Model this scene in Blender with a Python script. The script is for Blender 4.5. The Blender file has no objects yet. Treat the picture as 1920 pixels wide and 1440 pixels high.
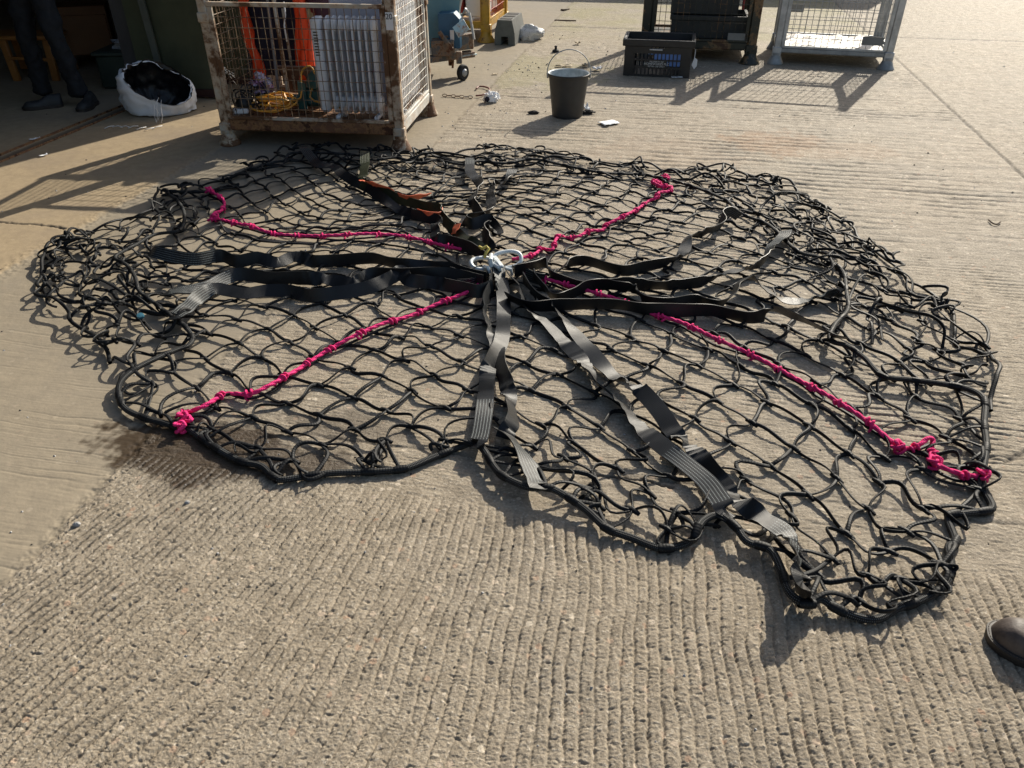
import bpy, math, random
import numpy as np
from mathutils import Vector, Matrix, noise

random.seed(7)
rng = np.random.default_rng(11)
C = bpy.context.scene.collection
R = math.radians

# ------------------------------------------------------------------ camera model
H = 1.55; PITCH = R(33.5); F = 1442.0
SP, CP = math.sin(PITCH), math.cos(PITCH)

def ray(px, py):
    u = (px - 960.0) / F; v = (720.0 - py) / F
    return Vector((u, CP + v * SP, -SP + v * CP))
def G(px, py, z=0.0):
    r = ray(px, py); t = (z - H) / r.z
    return Vector((r.x * t, r.y * t, z))
def AT(px, py, d):
    """the point of the sight line that is d metres ahead"""
    r = ray(px, py); t = d / r.y
    return Vector((r.x * t, d, H + r.z * t))
YR = R(11.3)
EA = Vector((math.cos(YR), -math.sin(YR), 0)); EB = Vector((math.sin(YR), math.cos(YR), 0))
def AB(a, b, z=0.0):
    p = EA * a + EB * b
    return Vector((p.x, p.y, z))

# ------------------------------------------------------------------ object helpers
def tag(o, label=None, cat=None, group=None, kind=None):
    if label: o['label'] = label
    if cat: o['category'] = cat
    if group: o['group'] = group
    if kind: o['kind'] = kind
    return o
def thing(name, loc, label, cat, group=None):
    o = bpy.data.objects.new(name, None); C.objects.link(o)
    o.location = loc; o.empty_display_size = 0.1
    return tag(o, label, cat, group)
def offs(o):
    v = Vector((0, 0, 0))
    while o is not None:
        v += Vector(o.location); o = o.parent
    return v
def nrm(v):
    v = Vector(v); return v.normalized() if v.length > 1e-9 else Vector((0, 0, 1))

def catmull(P, n=8, closed=False):
    P = np.asarray([tuple(p) for p in P], float); m = len(P); out = []
    segs = m if closed else m - 1
    for i in range(segs):
        if closed: p0, p1, p2, p3 = P[(i-1) % m], P[i], P[(i+1) % m], P[(i+2) % m]
        else:
            p1, p2 = P[i], P[i+1]
            p0 = P[i-1] if i > 0 else 2*p1 - p2
            p3 = P[i+2] if i + 2 < m else 2*p2 - p1
        for k in range(n):
            t = k / n
            out.append(0.5*((2*p1) + (-p0+p2)*t + (2*p0-5*p1+4*p2-p3)*t*t + (-p0+3*p1-3*p2+p3)*t**3))
    if not closed: out.append(P[-1])
    return np.array(out)
def resample(P, step):
    P = np.asarray(P, float); d = np.linalg.norm(np.diff(P, axis=0), axis=1)
    s = np.concatenate([[0], np.cumsum(d)]); n = max(2, int(s[-1]/step)+1)
    q = np.linspace(0, s[-1], n)
    return np.stack([np.interp(q, s, P[:, k]) for k in range(P.shape[1])], 1)
def tframes(P, closed=False):
    P = np.asarray(P, float)
    if closed: T = np.roll(P, -1, 0) - np.roll(P, 1, 0)
    else: T = np.gradient(P, axis=0)
    T /= np.maximum(np.linalg.norm(T, axis=1, keepdims=True), 1e-9)
    N = np.zeros_like(P)
    a = np.array([0, 0, 1.0]) if abs(T[0][2]) < 0.9 else np.array([1.0, 0, 0])
    n = a - T[0]*a.dot(T[0]); n /= np.linalg.norm(n); N[0] = n
    for i in range(1, len(P)):
        n = N[i-1] - T[i]*N[i-1].dot(T[i]); l = np.linalg.norm(n)
        N[i] = n/l if l > 1e-6 else N[i-1]
    return T, N, np.cross(T, N)

class MB:
    def __init__(s): s.v = []; s.f = []; s.uv = []; s.mi = []; s.cur = 0
    def add(s, vs, fs, uvs=None):
        o = len(s.v); s.v.extend([tuple(map(float, v)) for v in vs])
        for k, f in enumerate(fs):
            s.f.append([i + o for i in f]); s.uv.append(uvs[k] if uvs else None); s.mi.append(s.cur)
        return s
    def box(s, c, size, X=None, Y=None, Z=None, bev=0.0):
        c = Vector(c); X = nrm(X or (1, 0, 0)); Y = nrm(Y or (0, 1, 0)); Z = nrm(Z) if Z else X.cross(Y).normalized()
        h = [size[0]/2, size[1]/2, size[2]/2]
        if bev <= 0:
            vs = [c + X*(h[0]*i) + Y*(h[1]*j) + Z*(h[2]*k) for i in (-1, 1) for j in (-1, 1) for k in (-1, 1)]
            fs = [(0,1,3,2), (4,6,7,5), (0,4,5,1), (2,3,7,6), (0,2,6,4), (1,5,7,3)]
            return s.add(vs, fs)
        b = min(bev, min(h)*0.9); vs = []; ix = {}
        for i in (-1, 1):
            for j in (-1, 1):
                for k in (-1, 1):
                    for ax in range(3):
                        q = [(h[0]-b)*i, (h[1]-b)*j, (h[2]-b)*k]; q[ax] = h[ax]*(i, j, k)[ax]
                        ix[(i, j, k, ax)] = len(vs); vs.append(c + X*q[0] + Y*q[1] + Z*q[2])
        fs = []
        for sg in (-1, 1):
            fs.append([ix[(sg, j, k, 0)] for j, k in ((-1,-1), (1,-1), (1,1), (-1,1))])
            fs.append([ix[(i, sg, k, 1)] for i, k in ((-1,-1), (1,-1), (1,1), (-1,1))])
            fs.append([ix[(i, j, sg, 2)] for i, j in ((-1,-1), (1,-1), (1,1), (-1,1))])
        for p in (-1, 1):
            for q in (-1, 1):
                fs.append([ix[(-1,p,q,1)], ix[(1,p,q,1)], ix[(1,p,q,2)], ix[(-1,p,q,2)]])
                fs.append([ix[(p,-1,q,0)], ix[(p,1,q,0)], ix[(p,1,q,2)], ix[(p,-1,q,2)]])
                fs.append([ix[(p,q,-1,0)], ix[(p,q,1,0)], ix[(p,q,1,1)], ix[(p,q,-1,1)]])
        for i in (-1, 1):
            for j in (-1, 1):
                for k in (-1, 1): fs.append([ix[(i,j,k,0)], ix[(i,j,k,1)], ix[(i,j,k,2)]])
        return s.add(vs, fs)
    def bar(s, p, q, w, t=None, up=(0, 0, 1), bev=0.002):
        p, q = Vector(p), Vector(q); X = (q-p); L = X.length; X.normalize()
        u = Vector(up)
        if abs(X.dot(u)) > 0.95: u = Vector((0, 1, 0))
        Y = u.cross(X).normalized()
        return s.box((p+q)/2, (L, w, t or w), X, Y, bev=bev)
    def tube(s, P, r, n=8, closed=False, caps=True, flat=1.0, roll=0.0, vs0=0.0):
        P = np.asarray([tuple(p) for p in P], float); m = len(P)
        T, N, B = tframes(P, closed)
        r = np.broadcast_to(np.asarray(r, float), (m,)); roll = np.broadcast_to(np.asarray(roll, float), (m,))
        d = np.concatenate([[0], np.cumsum(np.linalg.norm(np.diff(P, axis=0), axis=1))]) + vs0
        vs = []
        for i in range(m):
            c, sn = math.cos(roll[i]), math.sin(roll[i]); n1 = N[i]*c + B[i]*sn; b1 = B[i]*c - N[i]*sn
            for k in range(n):
                a = 2*math.pi*k/n; vs.append(P[i] + b1*(r[i]*math.cos(a)) + n1*(r[i]*flat*math.sin(a)))
        fs = []; uvs = []
        for i in range(m if closed else m-1):
            j = (i+1) % m; v0 = d[i]; v1 = d[i+1] if i+1 < m else d[i] + np.linalg.norm(P[0]-P[-1])
            for k in range(n):
                k2 = (k+1) % n
                fs.append((i*n+k, i*n+k2, j*n+k2, j*n+k)); uvs.append([(k/n, v0), ((k+1)/n, v0), ((k+1)/n, v1), (k/n, v1)])
        if caps and not closed:
            fs.append(list(range(n))[::-1]); fs.append([(m-1)*n+k for k in range(n)])
            uvs.append([(k/n, 0) for k in range(n)]); uvs.append([(k/n, d[-1]) for k in range(n)])
        return s.add(vs, fs, uvs)
    def ribbon(s, P, side, w, t, vfun=None):
        P = np.asarray([tuple(p) for p in P], float); m = len(P); S = np.asarray(side, float)
        T = np.gradient(P, axis=0); T /= np.maximum(np.linalg.norm(T, axis=1, keepdims=True), 1e-9)
        S = S - T*np.sum(S*T, 1, keepdims=True); S /= np.maximum(np.linalg.norm(S, axis=1, keepdims=True), 1e-9)
        N = np.cross(T, S)
        d = np.concatenate([[0], np.cumsum(np.linalg.norm(np.diff(P, axis=0), axis=1))])
        w = np.broadcast_to(np.asarray(w, float), (m,))
        prof = [(-.5, .5), (0, .62), (.5, .5), (.5, -.5), (0, -.62), (-.5, -.5)]; n = 6; vs = []
        for i in range(m):
            for a, b in prof: vs.append(P[i] + S[i]*(a*w[i]) + N[i]*(b*t))
        fs = []; uvs = []
        for i in range(m-1):
            for k in range(n):
                k2 = (k+1) % n; u0 = prof[k][0]+.5; u1 = prof[k2][0]+.5
                fs.append((i*n+k, i*n+k2, (i+1)*n+k2, (i+1)*n+k)); uvs.append([(u0, d[i]), (u1, d[i]), (u1, d[i+1]), (u0, d[i+1])])
        fs.append(list(range(n))[::-1]); fs.append([(m-1)*n+k for k in range(n)])
        uvs.append([(.5, 0)]*n); uvs.append([(.5, d[-1])]*n)
        return s.add(vs, fs, uvs)
    def lathe(s, prof, c, axis=(0, 0, 1), n=24, cap0=False, cap1=False):
        c = Vector(c); Z = nrm(axis); X = Z.orthogonal().normalized(); Y = Z.cross(X); vs = []; m = len(prof)
        for r, z in prof:
            for k in range(n):
                a = 2*math.pi*k/n; vs.append(c + Z*z + X*(r*math.cos(a)) + Y*(r*math.sin(a)))
        fs = [(i*n+k, i*n+(k+1) % n, (i+1)*n+(k+1) % n, (i+1)*n+k) for i in range(m-1) for k in range(n)]
        if cap0: fs.append(list(range(n))[::-1])
        if cap1: fs.append([(m-1)*n+k for k in range(n)])
        return s.add(vs, fs)
    def prism(s, poly, c, X, Y, depth):
        """polygon in the X-Y plane through c, extruded both ways along X x Y"""
        c = Vector(c); X = nrm(X); Y = nrm(Y); Z = X.cross(Y); n = len(poly)
        vs = [c + X*a + Y*b - Z*(depth/2) for a, b in poly] + [c + X*a + Y*b + Z*(depth/2) for a, b in poly]
        fs = [list(range(n))[::-1], list(range(n, 2*n))] + [(k, (k+1) % n, n+(k+1) % n, n+k) for k in range(n)]
        return s.add(vs, fs)
    def grid(s, fn, nu, nv, closed_u=False):
        vs = [fn(i/(nu if closed_u else nu-1), j/(nv-1)) for j in range(nv) for i in range(nu)]
        fs = []; uvs = []
        for j in range(nv-1):
            for i in range(nu if closed_u else nu-1):
                i2 = (i+1) % nu; fs.append((j*nu+i, j*nu+i2, (j+1)*nu+i2, (j+1)*nu+i))
                uvs.append([(i/nu, j/nv), ((i+1)/nu, j/nv), ((i+1)/nu, (j+1)/nv), (i/nu, (j+1)/nv)])
        return s.add(vs, fs, uvs)
    def blob(s, c, r, seed=0, amp=.3, fr=2.0, n=10, flatten=1.0):
        c = Vector(c); r = Vector(r) if hasattr(r, '__len__') else Vector((r, r, r)); sd = Vector((seed*3.7, seed*1.3, seed*5.1))
        def fn(u, v):
            th = 2*math.pi*u; ph = math.pi*v
            d = Vector((math.sin(ph)*math.cos(th), math.sin(ph)*math.sin(th), math.cos(ph)))
            k = 1 + amp*noise.noise(d*fr + sd) + amp*.5*noise.noise(d*fr*2.3 + sd)
            return c + Vector((d.x*r.x*k, d.y*r.y*k, d.z*r.z*k))
        return s.grid(fn, n*2, n, True)
    def build(s, name, mats, parent=None, smooth=True, angle=38, recalc=True):
        off = offs(parent) if parent else Vector((0, 0, 0))
        me = bpy.data.meshes.new(name)
        me.from_pydata([(v[0]-off.x, v[1]-off.y, v[2]-off.z) for v in s.v], [], s.f)
        if not isinstance(mats, (list, tuple)): mats = [mats]
        for m in mats: me.materials.append(m)
        if len(mats) > 1: me.polygons.foreach_set('material_index', s.mi)
        if any(u is not None for u in s.uv):
            L = me.uv_layers.new(name='UVMap'); buf = []
            for f, u in zip(s.f, s.uv):
                for k in range(len(f)): buf.extend(u[k] if u is not None else (0, 0))
            L.data.foreach_set('uv', buf)
        if recalc:
            import bmesh
            bm = bmesh.new(); bm.from_mesh(me); bmesh.ops.recalc_face_normals(bm, faces=bm.faces); bm.to_mesh(me); bm.free()
        if smooth:
            me.polygons.foreach_set('use_smooth', [True]*len(me.polygons)); me.set_sharp_from_angle(angle=R(angle))
        me.update()
        o = bpy.data.objects.new(name, me); C.objects.link(o)
        if parent: o.parent = parent
        return o

def skin(name, V, E, rad, mat, parent=None, sub=2, root=0):
    off = offs(parent) if parent else Vector((0, 0, 0))
    me = bpy.data.meshes.new(name); me.from_pydata([tuple(Vector(v)-off) for v in V], E, [])
    o = bpy.data.objects.new(name, me); C.objects.link(o); o.parent = parent
    o.modifiers.new('skin', 'SKIN')
    if not me.skin_vertices: 
        bpy.context.view_layer.objects.active = o
    sv = me.skin_vertices[0].data
    for i, r in enumerate(rad): sv[i].radius = (r, r) if not hasattr(r, '__len__') else r
    for i in range(len(V)): sv[i].use_root = (i == root)
    o.modifiers['skin'].use_smooth_shade = True
    m = o.modifiers.new('sub', 'SUBSURF'); m.levels = sub; m.render_levels = sub
    me.materials.append(mat)
    return o

# ------------------------------------------------------------------ materials
class NT:
    def __init__(s, name):
        s.m = bpy.data.materials.new(name); s.m.use_nodes = True; s.t = s.m.node_tree; s.n = s.t.nodes; s.l = s.t.links
        s.n.clear(); s.out = s.n.new('ShaderNodeOutputMaterial'); s.b = s.n.new('ShaderNodeBsdfPrincipled'); s.l.new(s.b.outputs[0], s.out.inputs[0])
    def new(s, t, **k):
        n = s.n.new(t)
        for a, b in k.items(): setattr(n, a, b)
        return n
    def put(s, sock, v):
        if hasattr(v, 'is_linked') or hasattr(v, 'links'): s.l.new(v, sock)
        else: sock.default_value = v
    def tex(s, kind='Object'):
        if not hasattr(s, '_tc'): s._tc = s.new('ShaderNodeTexCoord')
        return s._tc.outputs[kind]
    def noise(s, scale, detail=4, rough=.55, vec=None, dist=0):
        n = s.new('ShaderNodeTexNoise'); s.l.new(vec or s.tex(), n.inputs['Vector'])
        n.inputs['Scale'].default_value = scale; n.inputs['Detail'].default_value = detail; n.inputs['Roughness'].default_value = rough
        n.inputs['Distortion'].default_value = dist
        return n.outputs['Fac']
    def voro(s, scale, out='Distance', vec=None, feature='F1'):
        n = s.new('ShaderNodeTexVoronoi', feature=feature); s.l.new(vec or s.tex(), n.inputs['Vector']); n.inputs['Scale'].default_value = scale
        return n.outputs[out]
    def ramp(s, f, a, b):
        n = s.new('ShaderNodeMapRange', interpolation_type='SMOOTHSTEP'); s.l.new(f, n.inputs[0])
        n.inputs[1].default_value = a; n.inputs[2].default_value = b
        return n.outputs[0]
    def math(s, op, a, b=None, c=None):
        n = s.new('ShaderNodeMath', operation=op); s.put(n.inputs[0], a)
        if b is not None: s.put(n.inputs[1], b)
        if c is not None: s.put(n.inputs[2], c)
        return n.outputs[0]
    def mix(s, f, a, b, mode='MIX'):
        n = s.new('ShaderNodeMix', data_type='RGBA', blend_type=mode)
        s.put(n.inputs[0], f)
        for i, v in ((6, a), (7, b)):
            if isinstance(v, (tuple, list)): n.inputs[i].default_value = (*v[:3], 1)
            else: s.l.new(v, n.inputs[i])
        return n.outputs[2]
    def col(s, v): s.put(s.b.inputs['Base Color'], (*v, 1) if isinstance(v, tuple) else v)
    def set(s, **k):
        for a, v in k.items(): s.put(s.b.inputs[a.replace('_', ' ')], v)
    def bump(s, h, st=.3, dist=.005, prev=None):
        n = s.new('ShaderNodeBump'); n.inputs['Strength'].default_value = st; n.inputs['Distance'].default_value = dist
        s.l.new(h, n.inputs['Height'])
        if prev is not None: s.l.new(prev, n.inputs['Normal'])
        return n.outputs[0]

def plain(name, c, rough=.6, metal=0.0, var=.25, scale=6, bs=60, bst=.15, bd=.003, c2=None, spec=.5, **k):
    t = NT(name); f = t.noise(scale, 5, .6)
    c2 = c2 or tuple(x*(1-var) for x in c)
    t.col(t.mix(t.ramp(f, .35, .68), c, c2))
    r = t.noise(scale*3, 3)
    t.set(Roughness=t.math('MULTIPLY_ADD', r, .25, max(rough-.12, .02)), Metallic=metal, Specular_IOR_Level=spec)
    if bst: t.l.new(t.bump(t.noise(bs, 4), bst, bd), t.b.inputs['Normal'])
    for a, v in k.items(): t.set(**{a: v})
    return t.m
def rusty(name, paint, rust=(.13, .055, .022), amt=.5, scale=5, rough=.6, metal=0.0):
    t = NT(name)
    f = t.noise(scale, 8, .68, dist=.4); f2 = t.noise(scale*5, 5, .7)
    k = t.math('MULTIPLY_ADD', f2, .35, f); m = t.ramp(k, .68+.25*(.5-amt), .78+.25*(.5-amt))
    rc = t.mix(t.noise(scale*8, 4), rust, tuple(x*.45 for x in rust)); pc = t.mix(t.ramp(t.noise(scale*2.2, 5), .4, .7), paint, tuple(x*.72 for x in paint))
    edge = t.mix(t.ramp(k, .6+.25*(.5-amt), .7+.25*(.5-amt)), pc, tuple(p*.55+r*.6 for p, r in zip(paint, (.3, .16, .06))))
    t.col(t.mix(m, edge, rc)); t.set(Roughness=t.math('MULTIPLY_ADD', m, .3, rough-.1), Metallic=metal)
    t.l.new(t.bump(k, .35, .004), t.b.inputs['Normal'])
    return t.m
def braid(name, dark, light, thr=.55, du=10.0, dv=95.0, rough=.42, bump=.5, wear=.4, spec=.5):
    t = NT(name); uv = t.tex('UV'); sp = t.new('ShaderNodeSeparateXYZ'); t.l.new(uv, sp.inputs[0])
    u, v = sp.outputs[0], sp.outputs[1]
    a = t.math('MULTIPLY_ADD', v, dv, t.math('MULTIPLY', u, du)); b = t.math('MULTIPLY_ADD', v, -dv, t.math('MULTIPLY', u, du))
    tp = 2*math.pi
    sa = t.math('SINE', t.math('MULTIPLY', a, tp)); sb = t.math('SINE', t.math('MULTIPLY', b, tp))
    h = t.math('MULTIPLY', sa, sb); m = t.ramp(h, thr-.25, thr+.25)
    w = t.ramp(t.noise(9, 4), .35, .7)
    m2 = t.math('MULTIPLY', m, t.math('MULTIPLY_ADD', w, wear, 1-wear))
    d2 = t.mix(t.noise(14, 4), dark, tuple(x*1.9+.004 for x in dark))
    t.col(t.mix(m2, d2, light)); t.set(Roughness=rough, Specular_IOR_Level=spec)
    t.l.new(t.bump(h, bump, .0015), t.b.inputs['Normal'])
    return t.m

M = {}
M['cord'] = braid('black_braided_cord', (.0045, .005, .0058), (.03, .032, .033), thr=.8, du=3, dv=55, rough=.54, bump=.25, spec=.17)
M['rope'] = braid('black_flecked_rope', (.007, .0075, .008), (.19, .20, .20), thr=.72, du=5, dv=105, rough=.55, bump=.6, wear=.75, spec=.2)
M['pink'] = braid('pink_rope', (.50, .018, .115), (.64, .05, .19), thr=.3, du=3, dv=75, rough=.75, bump=.4, spec=.15)
def strap_mat(name, c, st):
    t = NT(name); uv = t.tex('UV'); sp = t.new('ShaderNodeSeparateXYZ'); t.l.new(uv, sp.inputs[0]); u, v = sp.outputs[0], sp.outputs[1]
    tp = 2*math.pi
    ln = t.math('COMPARE', t.math('FRACT', t.math('MULTIPLY', u, 6.0)), .5, .12)
    zz = t.math('COMPARE', t.math('FRACT', t.math('MULTIPLY', v, 150.0)), .5, .30)
    at = t.new('ShaderNodeAttribute', attribute_name='stitch'); sm = at.outputs['Fac']
    m = t.math('MULTIPLY', t.math('MULTIPLY', ln, zz), sm)
    rib = t.math('SINE', t.math('MULTIPLY', v, tp*330)); rib2 = t.math('SINE', t.math('MULTIPLY', u, tp*14))
    base = t.mix(t.ramp(t.noise(7, 5), .35, .7), c, tuple(x*1.7 for x in c))
    t.col(t.mix(m, base, st)); t.set(Roughness=t.math('MULTIPLY_ADD', t.noise(18, 3), .2, .34), Specular_IOR_Level=.36)
    h = t.math('ADD', t.math('MULTIPLY', rib, .35), t.math('MULTIPLY_ADD', m, 1.5, t.math('MULTIPLY', rib2, .25)))
    t.l.new(t.bump(h, .35, .0012), t.b.inputs['Normal'])
    return t.m
M['strap'] = strap_mat('black_webbing', (.007, .0078, .009), (.20, .225, .225))
M['strap_green'] = strap_mat('olive_webbing', (.020, .024, .012), (.33, .34, .28))
M['orange'] = plain('orange_tape', (.80, .16, .06), .6, bs=200)
M['galv_white'] = plain('white_galvanised_steel', (.66, .70, .70), .38, .15, var=.18, scale=20, bs=120)
M['yellow_pin'] = plain('yellow_paint', (.62, .5, .12), .5)
M['white_rust'] = rusty('rusty_white_paint', (.48, .45, .38), (.17, .08, .032), amt=.66, scale=3.4)
M['white_rust2'] = rusty('worn_white_paint', (.60, .58, .53), amt=.30, scale=6)
M['rust'] = rusty('rusted_steel', (.17, .075, .035), (.085, .032, .014), amt=.5, scale=9, rough=.75)
M['foot_rust'] = rusty('rusty_cream_foot', (.44, .40, .32), (.17, .08, .035), amt=.78, scale=9)
M['frame_grime'] = rusty('grimy_frame_paint', (.10, .10, .095), (.14, .06, .03), amt=.5, scale=8, rough=.7)
M['wire'] = rusty('rusty_wire', (.20, .165, .12), (.09, .045, .022), amt=.6, scale=12)
M['silver'] = plain('galvanised_steel', (.52, .53, .53), .42, .3, var=.3, scale=14, bs=90)
M['silver_d'] = plain('dull_grey_steel', (.34, .35, .35), .5, .25, var=.3, scale=14)
M['green_steel'] = rusty('dark_green_paint', (.022, .026, .018), (.10, .045, .02), amt=.22, scale=5, rough=.5)
M['yellow_steel'] = rusty('yellow_paint_chipped', (.52, .29, .03), (.12, .06, .03), amt=.35, scale=6, rough=.5)
M['red_wire'] = plain('red_wire', (.45, .06, .05), .5)
M['teal'] = plain('teal_paint', (.10, .25, .30), .5, c2=(.16, .31, .34), scale=5)
M['blue'] = plain('blue_paint', (.03, .12, .22), .45, scale=9)
M['paleblue'] = rusty('chipped_pale_blue_paint', (.34, .5, .54), (.3, .13, .08), amt=.42, scale=9)
M['rubber'] = plain('black_rubber', (.018, .017, .016), .8, scale=20)
M['black_plastic'] = plain('black_plastic', (.014, .014, .015), .42, var=.1, c2=(.022, .022, .022), scale=10, bs=150, bst=.08)
M['grey_crate'] = plain('dark_grey_plastic', (.035, .036, .034), .55, scale=10)
M['blue_plastic'] = plain('blue_plastic', (.16, .32, .78), .5)
M['white_paint'] = plain('white_enamel', (.74, .75, .77), .32, var=.06, bst=.03)
M['white_paper'] = plain('white_paper', (.80, .80, .80), .8, var=.08, bs=40, bst=.2)
M['tan_paper'] = plain('tan_card', (.52, .42, .28), .8, var=.2)
M['print_glint_white'] = plain('white_print_and_glint', (.62, .62, .60), .6, var=.1, bst=0)  # lettering, and the painted glint at the grip hole
M['dark'] = plain('dark_dirt_and_slot_shade', (.03, .025, .022), .8)  # dark litter and grit; also paints the shade inside slots and recesses
M['bag'] = plain('white_woven_sack', (.78, .80, .83), .55, var=.12, scale=4, bs=260, bst=.25, bd=.002)
M['liner'] = plain('black_plastic_film', (.006, .006, .007), .42, var=.3, scale=9, bs=14, bst=.5, bd=.02)
M['wood'] = plain('orange_brown_wood', (.36, .15, .035), .5, c2=(.24, .09, .02), scale=4)
M['ply'] = plain('brown_board', (.18, .075, .022), .6, scale=3)
M['board'] = plain('worn_brown_ply', (.20, .12, .085), .7, scale=6, c2=(.11, .06, .04))
M['navy'] = plain('navy_cloth', (.012, .011, .028), .8, bs=160)
M['maroon'] = plain('maroon_cloth', (.05, .012, .03), .7)
M['hivis'] = plain('bright_orange_cloth', (.85, .075, .012), .65, var=.15, bs=150)
M['cable_y'] = plain('yellow_cable', (.72, .36, .05), .4, var=.2)
M['cable_k'] = plain('black_cable', (.012, .012, .012), .45)
M['tealplastic'] = plain('teal_plastic', (.015, .085, .085), .38, scale=10)
M['foil'] = plain('shiny_wrap', (.55, .5, .55), .2, .5, c2=(.25, .12, .3), scale=18, bs=25, bst=.8, bd=.02)
M['green_door'] = plain('dark_green_door', (.075, .083, .045), .55, scale=3, var=.3)
M['brown_rail'] = plain('brown_painted_rail', (.06, .024, .02), .6)
M['grey_pole'] = plain('grey_pole', (.25, .24, .24), .5, .3)
M['cream'] = plain('cream_cladding', (.52, .49, .40), .55, scale=3)
M['pinkstripe'] = plain('faded_red_paint', (.42, .20, .18), .6)
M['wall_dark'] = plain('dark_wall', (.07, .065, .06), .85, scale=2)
M['jeans'] = plain('dark_denim', (.012, .013, .016), .85, var=.4, scale=10, bs=300)
M['jacket'] = plain('black_jacket', (.015, .015, .017), .8)
M['trouser'] = plain('dark_work_trousers', (.03, .03, .034), .85)
M['shoe'] = plain('dark_grey_shoe', (.03, .03, .03), .6)
M['boot'] = plain('brown_oiled_leather', (.048, .033, .026), .60, c2=(.105, .080, .066), scale=22, bs=140, bst=.4, bd=.002)
M['sole'] = plain('dark_sole', (.035, .027, .022), .6, bs=200)
M['thread'] = plain('tan_thread', (.12, .09, .06), .7)
M['skin'] = plain('skin', (.50, .30, .22), .5, var=.1)
M['hair'] = plain('brown_hair', (.05, .03, .02), .6)
M['eye'] = plain('eye', (.6, .58, .55), .2)
M['tarp'] = plain('white_sheet', (.70, .66, .60), .5, c2=(.55, .49, .41), scale=7, bs=8, bst=.9, bd=.03)
M['greyplate'] = plain('grey_plate', (.20, .20, .19), .5)
M['greyblock'] = plain('grey_block', (.13, .135, .125), .7, scale=10)
M['clearbag'] = plain('milky_plastic', (.75, .76, .76), .3, bs=30, bst=.8, bd=.02, Transmission_Weight=.35, IOR=1.3)
M['lilac'] = plain('pale_lilac_panel', (.55, .57, .66), .5)
M['stone'] = plain('pale_stone', (.38, .37, .36), .8, scale=40)
M['leaf'] = plain('dry_leaf', (.09, .06, .035), .8)
# ------------------------------------------------------------------ ground
_perm = np.random.default_rng(5).permutation(4096); _ang = np.random.default_rng(6).random(4096)*2*np.pi
_gx, _gy = np.cos(_ang), np.sin(_ang)
def pn(x, y, seed=0):
    x = x + seed*17.31; y = y + seed*7.77
    xi = np.floor(x).astype(np.int64); yi = np.floor(y).astype(np.int64); xf = x-xi; yf = y-yi
    u = xf*xf*xf*(xf*(xf*6-15)+10); v = yf*yf*yf*(yf*(yf*6-15)+10)
    def g(i, j, a, b):
        k = _perm[(_perm[i & 4095] + j) & 4095]; return _gx[k]*a + _gy[k]*b
    n00 = g(xi, yi, xf, yf); n10 = g(xi+1, yi, xf-1, yf); n01 = g(xi, yi+1, xf, yf-1); n11 = g(xi+1, yi+1, xf-1, yf-1)
    return (n00*(1-u)+n10*u)*(1-v) + (n01*(1-u)+n11*u)*v
def fbm(x, y, s, o=3, seed=0, g=.5):
    t = 0; a = 1.0
    for k in range(o): t = t + a*pn(x*s, y*s, seed+k*3); s *= 2.07; a *= g
    return t
def sstep(x, a, b):
    t = np.clip((x-a)/(b-a), 0, 1); return t*t*(3-2*t)
def seglines(x, y, pts):
    d = np.full(x.shape, 9.0)
    for p, q in zip(pts[:-1], pts[1:]):
        ax, ay = p[0], p[1]; bx, by = q[0]-p[0], q[1]-p[1]
        t = np.clip(((x-ax)*bx+(y-ay)*by)/(bx*bx+by*by), 0, 1)
        d = np.minimum(d, np.hypot(x-ax-t*bx, y-ay-t*by))
    return d
A1, A2, A3, A4, B1 = -1.575, -2.98, -4.26, 2.18, 1.86

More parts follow.
